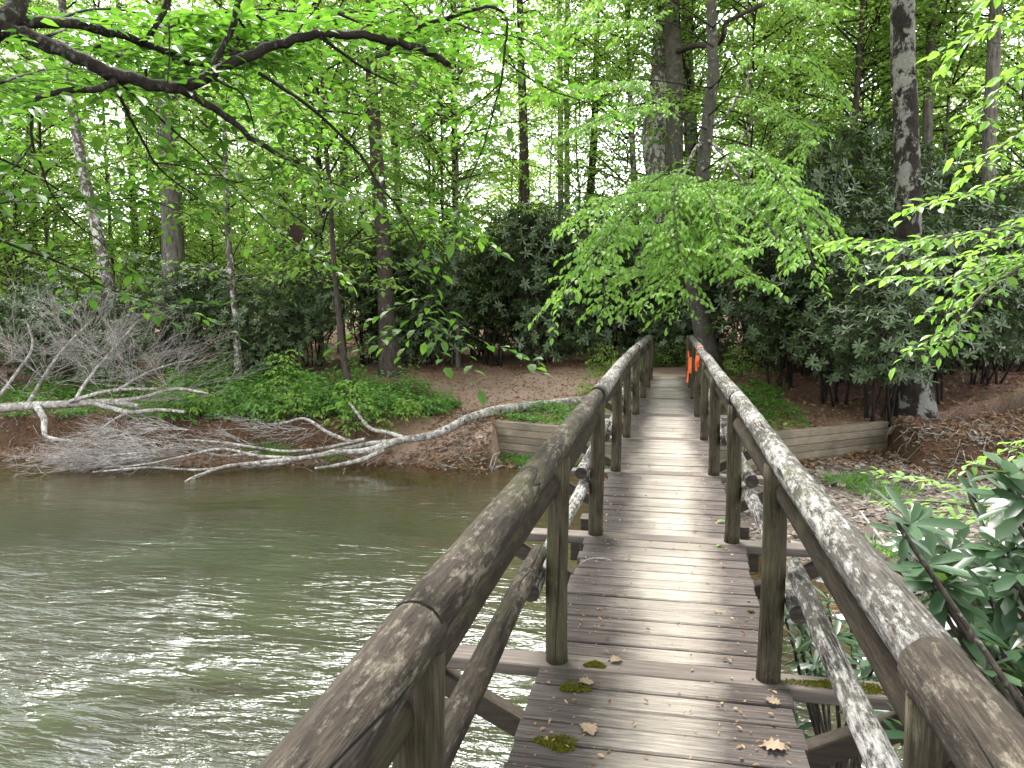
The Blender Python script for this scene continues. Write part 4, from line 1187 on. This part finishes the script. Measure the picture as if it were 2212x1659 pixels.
limb_px(mb, [(1262, 868, 16.6), (1200, 873, 16.3), (1130, 880, 15.8), (1070, 887, 15.2), (1010, 905, 14.8), (960, 930, 14.5), (915, 944, 14.4), (860, 952, 14.3), (800, 972, 14.1), (760, 976, 14.0), (720, 978, 13.9), (650, 990, 13.8), (560, 1000, 13.6), (470, 1012, 13.4), (375, 1056, 13.0)], 26, 5, 70, 12, .06, F0)
mb.obj('trunk', M['dead_white'], ft)
FB = [([(915, 944, 14.4), (880, 950, 14.5), (800, 958, 14.5), (720, 975, 14.2), (660, 990, 14.0), (600, 1003, 13.9), (520, 1010, 13.8)], 14, 5),
      ([(830, 970, 14.2), (790, 990, 14.0), (730, 1005, 13.8), (680, 1012, 13.7)], 13, 6),
      ([(880, 948, 14.4), (840, 935, 14.6), (800, 925, 14.7), (770, 890, 14.9), (755, 870, 15)], 10, 5),
      ([(760, 955, 14.4), (710, 935, 14.5), (660, 905, 14.7), (620, 912, 14.8), (580, 918, 14.9)], 9, 4),
      ([(790, 948, 14.4), (700, 968, 14.2), (620, 975, 14.0), (540, 965, 14.0), (470, 955, 14.0), (400, 950, 14.0)], 8, 4),
      ([(650, 990, 13.8), (560, 985, 13.7), (480, 970, 13.7), (400, 985, 13.6), (330, 1000, 13.5), (260, 1010, 13.4)], 8, 3),
      ([(600, 1003, 13.9), (500, 1008, 13.6), (420, 1015, 13.5), (320, 1010, 13.4), (200, 1020, 13.3)], 7, 3),
      ([(560, 975, 14.0), (480, 985, 13.8), (400, 965, 13.8), (330, 975, 13.7), (230, 985, 13.6)], 7, 3),
      ([(500, 1008, 13.7), (440, 1022, 13.3), (400, 1040, 13.0), (370, 1068, 12.9)], 5, 3)]
for pts, a, b in FB:
    mb = MB()
    limb_px(mb, pts, a, b, None, 8, .06, F0)
    mb.obj('branch', M['dead_white'], ft)
mb = MB()
for px, py, d, n in ((430, 985, 13.7, 16), (360, 985, 13.6, 22), (300, 980, 13.7, 26), (480, 975, 13.8, 12), (350, 955, 14, 22), (400, 1005, 13.5, 14), (280, 1010, 13.4, 16), (420, 930, 14.3, 14), (240, 990, 13.6, 14), (560, 960, 14.1, 10), (640, 930, 14.6, 7), (700, 925, 14.6, 7), (320, 935, 14.2, 22)):
    fan(mb, P(px, py, d) - F0, -RT * 1.0 + FW * .1 + UPV * rng.uniform(-.08, .14), n, 1.35, .26, .0065, rng, 0, 6)
mb.obj('twigs', M['dead_grey'], ft)
F1 = G(100, 880, 1.0)
dt = thing('fallen_tree', 'dead grey lichened tree lying at the left edge with a tangle of bare twigs', 'fallen tree', tuple(F1))
mb = MB()
limb_px(mb, [(-160, 892, 15.6), (0, 882, 15.6), (80, 876, 15.6), (160, 872, 15.5), (240, 868, 15.4), (300, 878, 15.2)], 24, 10, 30, 12, .06, F1)
mb.obj('trunk', M['dead_grey'], dt)
DB_ = [([(80, 878, 15.5), (95, 905, 15.2), (96, 930, 15.0), (105, 945, 14.8), (170, 955, 14.6)], 16, 6, 'dead_white'),
       ([(240, 868, 15.4), (310, 858, 15.3), (380, 840, 15.2), (450, 850, 15.1)], 10, 5, 'dead_grey'),
       ([(200, 870, 15.4), (280, 890, 15.2), (340, 885, 15.1), (400, 890, 15)], 12, 6, 'dead_white'),
       ([(160, 868, 15.5), (190, 820, 15.6), (240, 760, 15.8), (300, 690, 16)], 8, 4, 'dead_grey'),
       ([(60, 872, 15.6), (110, 790, 15.8), (150, 740, 16), (200, 690, 16.2)], 8, 4, 'dead_grey'),
       ([(-20, 880, 15.6), (40, 800, 15.8), (70, 750, 16), (60, 700, 16.2)], 8, 4, 'dead_grey'),
       ([(150, 868, 15.4), (210, 850, 15.3), (260, 842, 15.2), (340, 840, 15)], 9, 6, 'dead_white'),
       ([(280, 890, 15.2), (240, 910, 15), (190, 950, 14.6)], 6, 3, 'dead_grey'),
       ([(250, 845, 15.4), (330, 800, 15.4), (420, 775, 15.4)], 7, 3, 'dead_grey')]
for pts, a, b, m in DB_:
    mb = MB()
    limb_px(mb, pts, a, b, None, 8, .06, F1)
    mb.obj('branch', M[m], dt)
mb = MB()
for px, py, d, n in ((40, 850, 15.6, 18), (110, 830, 15.7, 20), (190, 800, 15.8, 24), (250, 790, 15.8, 24), (60, 770, 16, 18), (150, 740, 16.1, 18), (290, 830, 15.5, 20), (330, 850, 15.3, 16), (210, 750, 16, 20), (0, 800, 15.9, 16), (250, 880, 15.2, 12), (380, 850, 15.2, 12)):
    fan(mb, P(px, py, d) - F1, RT * rng.uniform(.3, 1.2) + UPV * rng.uniform(.05, .75), n * 2 // 3, 1.5, .36, .0065, rng, .06, 6)
    fan(mb, P(px, py, d) - F1, -RT * rng.uniform(.3, 1.0) + UPV * rng.uniform(.1, .8), n // 2, 1.3, .36, .006, rng, .06, 5)
mb.obj('twigs', M['dead_grey'], dt)
def log_thing(name, label, cat, pts, w0, w1, mat, sides=12):
    o = P(*pts[0])
    mb = MB()
    limb_px(mb, pts, w0, w1, 20, sides, .08, o)
    return tag(mb.obj(name, M[mat], None, tuple(o)), label, cat)
log_thing('log', 'short birch log lying in the grass behind the plank wall', 'log', [(1112, 872, 17.0), (1180, 874, 16.8), (1262, 880, 16.5)], 13, 22, 'dead_white')
log_thing('log', 'broken brown log lying behind the birch log at the clearing edge', 'log', [(1188, 852, 18.3), (1230, 858, 18.2), (1300, 866, 18.0)], 15, 22, 'bark_grey')
log_thing('fallen_branch', 'dark mossy fallen branch slanting over the gravel beside the right handrail', 'branch', [(1800, 1115, 7.6), (1850, 1165, 6.9), (1900, 1200, 6.3), (1960, 1240, 5.7), (2060, 1300, 5.0)], 14, 20, 'bark_dark')
log_thing('stick', 'thin pale stick lying on the gravel beside the dark fallen branch', 'stick', [(1858, 1105, 9.0), (1885, 1140, 8.2), (1915, 1180, 7.5)], 5, 6, 'dead_white')
log_thing('stick', 'curved grey twig lying on the left edge of the deck', 'twig', [(1255, 1217, 4.62), (1272, 1208, 4.66), (1300, 1206, 4.66), (1318, 1210, 4.64)], 4, 3, 'dead_grey', 6)
log_thing('stick', 'small forked stick standing in the water below the beach', 'stick', [(1058, 1010, 13.4), (1066, 985, 13.5), (1080, 978, 13.6)], 4, 3, 'dead_grey', 6)
log_thing('stick', 'long bare stick lying across the clearing near the bridge', 'stick', [(1170, 842, 18.7), (1215, 832, 19.3), (1262, 820, 20.2)], 4, 3, 'bark_dark', 6)
# ------------------------------------------------------------------ saplings, bank plants, grass
def sapling(label, px, py, d, h, R, seed, nl=16, mat='spray', ls=.085):
    q = np.random.default_rng(seed)
    p = P(px, py, d)
    p[2] = zat(p[0], p[1])
    t = thing('sapling', label, 'sapling', tuple(p))
    mb = MB()
    tube(mb, spline([(0, 0, -.1), (.03, .02, h * .4), (-.02, 0, h)], 10), np.linspace(.014, .004, 10), 6, 0)
    mb.obj('stem', M['twig'], t)
    mb, lf = MB(), Leaf()
    for i in range(nl):
        u = (i + .5) / nl
        a = i * 2.4 + q.uniform(-.4, .4)
        r = R * (1 - .7 * u) * q.uniform(.6, 1.1)
        z = h * (.18 + .8 * u)
        dv = np.array([math.cos(a), math.sin(a), 0])
        spray(mb, lf, [UPV * z, dv * r * .5 + UPV * (z + .18 * r), dv * r + UPV * (z + .12 * r)], .005, .002, q, 6, .09, .15, (.1, .28), .05, ls, .55, .25, .1, 4, 0, .002, .35)
    lf.emit(mb, 1, 1, .2)
    mb.obj('crown', [M['twig'], M[mat]], t)
    return t
sapling('bright green sapling on the creek bank before the thin dark trunk', 765, 858, 15.4, 1.35, .85, 61, 26, 'spray', .12)
sapling('airy green sapling on the bank between the white spotted trunk and the thin dark trunk', 615, 830, 16.6, 1.35, .65, 62, 22, 'wood_leaf', .1)
sapling('leafy seedling at the left side of the bridge end', 1318, 800, 19.6, .75, .75, 63, 16, 'wood_leaf')
sapling('leafy seedling across the path at the bridge end', 1448, 800, 20.8, .7, .9, 64, 18, 'wood_leaf')
sapling('leafy seedling right of the bridge end beneath the rhododendrons', 1600, 800, 18.6, .85, .95, 65, 18, 'wood_leaf')
sapling('green shrubby sapling left of the bridge in front of the rhododendrons', 1285, 790, 21.0, .85, .7, 66, 14, 'wood_leaf')
for k, (px, py, d, h, R_) in enumerate([(372, 896, 15.8, .75, .55), (430, 880, 16.0, .6, .6), (505, 886, 16.1, .7, .6), (560, 900, 15.6, .5, .55), (640, 890, 15.8, .55, .6), (700, 880, 16.2, .6, .55), (815, 885, 16.0, .6, .6), (880, 888, 15.9, .45, .5), (930, 884, 16.2, .4, .45)]):
    sapling('leafy young plant spilling over the edge of the left creek bank', px, py, d, h, R_, 400 + k, 16, ('cover', 'wood_leaf', 'cover')[k % 3], .11)['group'] = 'young plants along the bank edge'
# plants on the bank tops (countless, one object)
def plants(name, label, area, n, seed, mat, ls=(.05, .09), hgt=(.08, .45), stems=True, per=9):
    q = np.random.default_rng(seed)
    mb, lf = MB(), Leaf()
    pts = area(q, n)
    z = terrain(pts[:, 0], pts[:, 1])
    b = np.column_stack([pts, z])
    cl = np.sin(b[:, 0] * 2.6 + 1 + np.sin(b[:, 1] * 3)) * np.sin(b[:, 1] * 3.1 + b[:, 0])
    h = q.uniform(hgt[0], hgt[1], len(b)) * np.clip(.55 + .75 * cl, .12, 1.3)
    lean = q.normal(0, .22, (len(b), 2))
    tipp = b + np.column_stack([lean * h[:, None], h])
    if stems:
        sticks(mb, b - [0, 0, .03], (b + tipp) / 2, tipp, .0022, 0)
    k = np.repeat(np.arange(len(b)), per)
    tt = q.uniform(.35, 1.05, len(k))[:, None]
    a = q.uniform(0, 6.28, len(k))
    dv = np.column_stack([np.cos(a), np.sin(a), q.normal(.05, .25, len(k))])
    off = q.uniform(.0, .10, (len(k), 1)) * dv
    s = q.uniform(ls[0], ls[1], len(k))
    lf.put(b[k] + (tipp[k] - b[k]) * tt + off, dv, nrm(UPV + q.normal(0, .3, (len(k), 3))), s, s * .6)
    lf.emit(mb, 1, 1, .2)
    return tag(mb.obj(name, [M['twig'], M[mat]]), label, 'ground plants', None, 'stuff')
def px_area(poly, z=.85):
    w3 = np.array([G(x, y, z)[:2] for x, y in poly])
    lo, hi = w3.min(0), w3.max(0)
    def f(q, n):
        out = []
        while len(out) < n:
            p = q.uniform(lo, hi)
            c = False
            for (ax, ay), (bx, by) in zip(w3, np.roll(w3, -1, 0)):
                if (ay > p[1]) != (by > p[1]) and p[0] < (bx - ax) * (p[1] - ay) / (by - ay + 1e-12) + ax:
                    c = not c
            if c:
                out.append(p)
        return np.array(out)
    return f
plants('bank_plants', 'mass of low green plants along the top of the left creek bank', px_area([(330, 900), (380, 850), (600, 850), (760, 858), (900, 866), (1000, 878), (965, 898), (850, 903), (700, 908), (500, 911), (350, 906)], .62), 2000, 71, 'cover', (.06, .13), (.2, .75))
plants('bank_plants', 'low green plants under the brush pile at left', px_area([(-100, 870), (150, 850), (330, 850), (340, 905), (150, 903), (-100, 905)], .62), 800, 72, 'cover', (.06, .12), (.12, .5))
plants('bank_plants', 'low bright weeds behind the left plank wall', px_area([(1072, 905), (1100, 880), (1290, 872), (1330, 925)]), 700, 73, 'cover', (.04, .075), (.05, .22))
plants('bank_plants', 'low green weeds behind the right plank wall', px_area([(1600, 930), (1560, 860), (1640, 850), (1760, 905)]), 520, 74, 'cover', (.04, .08), (.05, .25))
plants('bank_plants', 'green plants on the ground around the bridge end', px_area([(1240, 850), (1290, 790), (1390, 790), (1400, 830), (1340, 870)], 1.1), 330, 75, 'wood_leaf', (.05, .1), (.1, .5))
plants('bank_plants', 'green plants on the ground right of the bridge end', px_area([(1500, 860), (1500, 790), (1680, 780), (1700, 850)], 1.1), 330, 76, 'cover', (.05, .1), (.1, .45))
plants('bank_plants', 'leafy plants growing where the bridge path meets the woods', px_area([(1400, 798), (1400, 770), (1500, 770), (1500, 798)], 1.25), 260, 77, 'wood_leaf', (.06, .1), (.15, .55))
def tuft(label, px, py, z, n, h, seed, spread=.22, name='grass_tuft'):
    q = np.random.default_rng(seed)
    p = G(px, py, z)
    p[2] = zat(p[0], p[1])
    mb, lf = MB(), Leaf()
    a = q.uniform(0, 6.28, n)
    rr = np.sqrt(q.uniform(0, 1, n)) * spread
    b = np.column_stack([np.cos(a) * rr * 1.5, np.sin(a) * rr, np.full(n, -.02)])
    d = np.column_stack([np.cos(a) * q.uniform(.1, .6, n), np.sin(a) * q.uniform(.1, .6, n), np.ones(n)]) + q.normal(0, .2, (n, 3)) * [1, 1, 0]
    lf.put(b, d, np.column_stack([-np.cos(a), -np.sin(a), np.full(n, .6)]) + q.normal(0, .2, (n, 3)), h * q.uniform(.5, 1.1, n), np.full(n, .015))
    lf.emit(mb, 1, 0, .35, .1)
    return tag(mb.obj(name, M['grass'], None, tuple(p)), label, 'grass tuft')
tuft('grass tuft growing against the foot of the left plank wall', 1143, 990, .15, 150, .26, 81, .17)
tuft('grass tuft on the gravel close to the right plank wall', 1832, 1040, .2, 200, .26, 82, .24)
tuft('wide grass tuft on the gravel nearest the overhanging leaves', 1908, 1062, .2, 240, .2, 83, .33)
tuft('grass tuft on the muddy shelf left of the bleached fallen tree', 585, 968, .2, 220, .30, 84, .35)
tuft('grass tuft on the gravel beside the dark fallen branch', 1885, 1195, .1, 160, .3, 85, .2)
tuft('small grass tuft between the branches of the bleached fallen tree', 712, 975, .2, 120, .22, 86, .2)
# ------------------------------------------------------------------ stones, litter, debris
def ico():
    import bmesh
    b = bmesh.new()
    bmesh.ops.create_icosphere(b, subdivisions=1, radius=1)
    V = np.array([v.co[:] for v in b.verts])
    F = np.array([[v.index for v in f.verts] for f in b.faces])
    b.free()
    return V, F
IV, IF = ico()
def stones(mb, C_, S_, q, flat=.45, mat=0):
    n = len(C_)
    a = q.uniform(0, 6.28, n)
    jit = 1 + q.uniform(-.28, .28, (n, len(IV)))
    V = IV[None] * jit[..., None]
    sc = np.column_stack([S_ * q.uniform(.7, 1.3, n), S_ * q.uniform(.5, 1.0, n), S_ * flat * q.uniform(.5, 1.2, n)])
    V = V * sc[:, None]
    V[..., 2] += V[..., 0] * q.normal(0, .18, (n, 1))
    x = V[..., 0] * np.cos(a)[:, None] - V[..., 1] * np.sin(a)[:, None]
    y = V[..., 0] * np.sin(a)[:, None] + V[..., 1] * np.cos(a)[:, None]
    V = np.stack([x, y, V[..., 2]], -1) + C_[:, None]
    F = (np.arange(n) * len(IV))[:, None, None] + IF[None]
    mb.add(V, F.reshape(-1, 3), mat)
q = np.random.default_rng(91)
mb = MB()
ar = px_area([(1480, 1120), (1560, 1010), (1700, 1012), (1930, 985), (2100, 1000), (2400, 1010), (2500, 1300), (1900, 1290), (1740, 1270), (1600, 1210)], .15)
c = ar(q, 7500)
s = np.clip(q.lognormal(-3.35, .42, len(c)), .012, .13)
stones(mb, np.column_stack([c, terrain(c[:, 0], c[:, 1]) + s * .12]), s, q, .38)
c = px_area([(1230, 1030), (1330, 1045), (1500, 1120), (1500, 1060), (1350, 1025)], .1)(q, 500)
s = np.clip(q.lognormal(-3.4, .45, len(c)), .012, .1)
stones(mb, np.column_stack([c, terrain(c[:, 0], c[:, 1]) + s * .12]), s, q, .38)
c = px_area([(860, 1006), (870, 980), (1000, 985), (1150, 985), (1240, 1018), (1140, 1012)], .05)(q, 420)
s = np.clip(q.lognormal(-3.5, .5, len(c)), .010, .09)
stones(mb, np.column_stack([c, terrain(c[:, 0], c[:, 1]) + s * .12]), s, q, .4)
tag(mb.obj('gravel', M['stone']), 'bar of flat pale brown river stones right of the bridge', 'gravel', None, 'stuff')
mb = MB()
c = px_area([(1640, 1230), (1760, 1262), (1900, 1280), (2250, 1340), (2250, 1700), (1620, 1700)], -.1)(q, 700)
s = np.clip(q.lognormal(-2.7, .45, len(c)), .03, .2)
stones(mb, np.column_stack([c, np.maximum(terrain(c[:, 0], c[:, 1]), -.16) + s * .1]), s, q, .5)
tag(mb.obj('stream_stones', M['wet_stone']), 'dark wet stones breaking the shallow stream right of the bridge', 'stones', None, 'stuff')
for lab, px, py, d, s, m in (('grey flat rock at the edge of the clearing by the sapling', 812, 848, 17.0, .2, 'stone'), ('small grey rock in front of the flat rock at the clearing', 785, 860, 16.6, .14, 'stone'),
                             ('rusty orange stone in the stream right of the bridge', 1800, 1268, 7.8, .13, 'orange_stone'), ('smaller rusty stone beside the orange one in the stream', 1760, 1272, 7.7, .085, 'orange_stone'),
                             ('dark wet rock in the stream right of the bridge', 1850, 1300, 7.2, .2, 'wet_stone'), ('dark wet rock under the right rails of the bridge', 1715, 1290, 7.2, .18, 'wet_stone'), ('flat dark rock in the stream near the small rhododendron', 1880, 1350, 6.4, .2, 'wet_stone')):
    p = P(px, py, d)
    p[2] = max(zat(p[0], p[1]), -.05) + s * .15
    mb = MB()
    stones(mb, np.zeros((1, 3)), np.array([s]), q, .5)
    tag(mb.obj('rock', M[m], None, tuple(p)), lab, 'rock')
# leaf litter
def litter(name, label, area, n, seed, mat='litter', ls=(.03, .08), zoff=.012):
    q = np.random.default_rng(seed)
    mb, lf = MB(), Leaf()
    p = area(q, n)
    a = q.uniform(0, 6.28, n)
    s = q.uniform(ls[0], ls[1], n)
    lf.put(np.column_stack([p, terrain(p[:, 0], p[:, 1]) + q.uniform(0, zoff * 2, n) + .004]), np.column_stack([np.cos(a), np.sin(a), q.normal(0, .25, n)]), nrm(UPV + q.normal(0, .4, (n, 3))), s, s * q.uniform(.4, .7, n))
    lf.emit(mb, 1, 0, -.1, .2)
    return tag(mb.obj(name, M[mat]), label, 'leaf litter', None, 'stuff')
litter('leaf_litter', 'reddish brown leaf litter covering the dirt clearing', px_area([(780, 870), (830, 792), (1290, 790), (1380, 850), (1300, 870), (1000, 885)], 1.1), 6500, 95)
litter('leaf_litter', 'brown leaf litter on the bank behind the right plank wall', px_area([(1600, 935), (1560, 800), (1800, 790), (2300, 800), (2300, 950), (2000, 935), (1920, 912)], 1.0), 9000, 96, ls=(.05, .12), zoff=.02)
litter('leaf_litter', 'dead leaves scattered on the beach and the muddy bank edge', px_area([(850, 1000), (880, 950), (1000, 905), (1070, 912), (1140, 1000), (1000, 1010)], .4), 3600, 97, ls=(.03, .09), zoff=.02)
litter('leaf_litter', 'dead leaves and roots on the eroded bank right of the plank wall', px_area([(1925, 990), (1930, 930), (2300, 930), (2300, 1010)], .5), 3600, 98, ls=(.04, .11), zoff=.03)
litter('leaf_litter', 'dead leaves on the muddy shelf below the left bank', px_area([(0, 985), (0, 935), (560, 945), (850, 950), (850, 1000), (560, 1003)], .2), 4200, 99, ls=(.03, .10), zoff=.03)
# roots and sticks on the eroded banks
q = np.random.default_rng(101)
mb = MB()
def roots(mb, pxs, pys, z, n, Lr):
    x = q.uniform(*pxs, n)
    y = q.uniform(*pys, n)
    p = np.array([G(a, b, z) for a, b in zip(x, y)])
    p[:, 2] = terrain(p[:, 0], p[:, 1]) + q.uniform(.02, .1, n)
    d = np.column_stack([q.normal(0, .6, n), q.normal(-.5, .3, n), q.normal(-.5, .5, n)])
    l = q.uniform(.3, 1, n) * Lr
    e = p + nrm(d) * l[:, None]
    e[:, 2] = np.maximum(e[:, 2], terrain(e[:, 0], e[:, 1]) + .02)
    sticks(mb, p, (p + e) / 2 + q.normal(0, .06, p.shape), e, .008)
roots(mb, (1930, 2230), (925, 985), .7, 110, .6)
roots(mb, (0, 860), (910, 965), .5, 420, .6)
roots(mb, (980, 1075), (905, 1000), .5, 150, .5)
q2 = np.random.default_rng(131)
roots(mb, (1930, 2230), (925, 1000), .5, 160, .7)
tag(mb.obj('root_tangle', M['dead_grey']), 'bare roots and sticks hanging from the eroded creek banks', 'roots', None, 'stuff')
# deck debris
q = np.random.default_rng(105)
mb, lf = MB(), Leaf()
n = 1300
yy = 1.6 + 16 * q.uniform(0, 1, n) ** 1.6
u = q.uniform(-1, 1, n)
xx = np.sign(u) * np.abs(u) ** .55 * .48
a = q.uniform(0, 6.28, n)
s = q.uniform(.009, .030, n)
lf.put(np.column_stack([xx, yy, np.array([zd(v) for v in yy]) + .005]), np.column_stack([np.cos(a), np.sin(a), q.uniform(-.05, .2, n)]), nrm(UPV + q.normal(0, .3, (n, 3))), s, s * q.uniform(.25, .6, n))
lf.emit(mb, 1, 0, -.15, .3)
tag(mb.obj('debris', M['debris']), 'small fallen bud scales and petals scattered over the deck', 'debris', None, 'stuff')
for k, (lab, px, py, s, rz) in enumerate((('pale curled oak leaf on the deck by the left mossy patch', 1283, 1590, .085, .6), ('lobed brown oak leaf at the lower right of the deck', 1640, 1608, .10, -1.9), ('small pale leaf scrap on the moss near the left post', 1285, 1475, .075, 1.9), ('crumpled grey leaf on the deck beside the near left post', 1318, 1432, .07, -.8), ('grey oak leaf near the right post on the outrigger board', 1688, 1523, .07, 1.2))):
    p = G(px, py, DZ + .006)
    mb = MB()
    lobed(mb, (0, 0, .003), np.array([math.cos(rz), math.sin(rz), 0]), np.array([-math.sin(rz), math.cos(rz), .08]), s, UPV * 1.3, k + 10)
    tag(mb.obj('fallen_leaf', M['brown_leaf'], None, tuple(p)), lab, 'leaf')
for k, (lab, px, py, s) in enumerate((('fresh green leaf fallen on the right side of the deck', 1550, 1128, .075), ('small green leaf lying beyond the fresh one on the deck', 1547, 1180, .05))):
    p = G(px, py, DZ + .008)
    mb = MB()
    leaves(mb, [(0, 0, 0)], [(.6, .5, .15)], [(0, .1, 1)], s, s * .6, 1)
    tag(mb.obj('fallen_leaf', M['spray'], None, tuple(p)), lab, 'leaf')
q = np.random.default_rng(107)
def moss_patch(lab, px, py, rx, ry, n):
    p = G(px, py, DZ + .002)
    mb, lf = MB(), Leaf()
    a = q.uniform(0, 6.28, n)
    r = np.sqrt(q.uniform(0, 1, n)) * (1 + .25 * np.sin(a * 3 + px))
    b = np.column_stack([np.cos(a) * r * rx, np.sin(a) * r * ry, np.zeros(n)])
    d = q.normal(0, .7, (n, 3)) + UPV * .5
    s = q.uniform(.006, .014, n)
    lf.put(b, d, q.normal(size=(n, 3)) + UPV, s, s * .6)
    lf.emit(mb, 0, 0)
    tag(mb.obj('moss_patch', M['moss'], None, tuple(p)), lab, 'moss')
moss_patch('yellow green moss at the foot of the near left post', 1285, 1437, .045, .03, 700)
moss_patch('olive moss patch on the deck left edge before the near left post', 1240, 1485, .06, .045, 900)
moss_patch('thick moss patch at the lower left corner of the deck', 1205, 1605, .075, .05, 1200)
moss_patch('mossy covering on the outrigger board at the right rail', 1820, 1483, .2, .045, 2200)
moss_patch('small moss cushion near the right edge of the deck', 1622, 1322, .014, .01, 120)
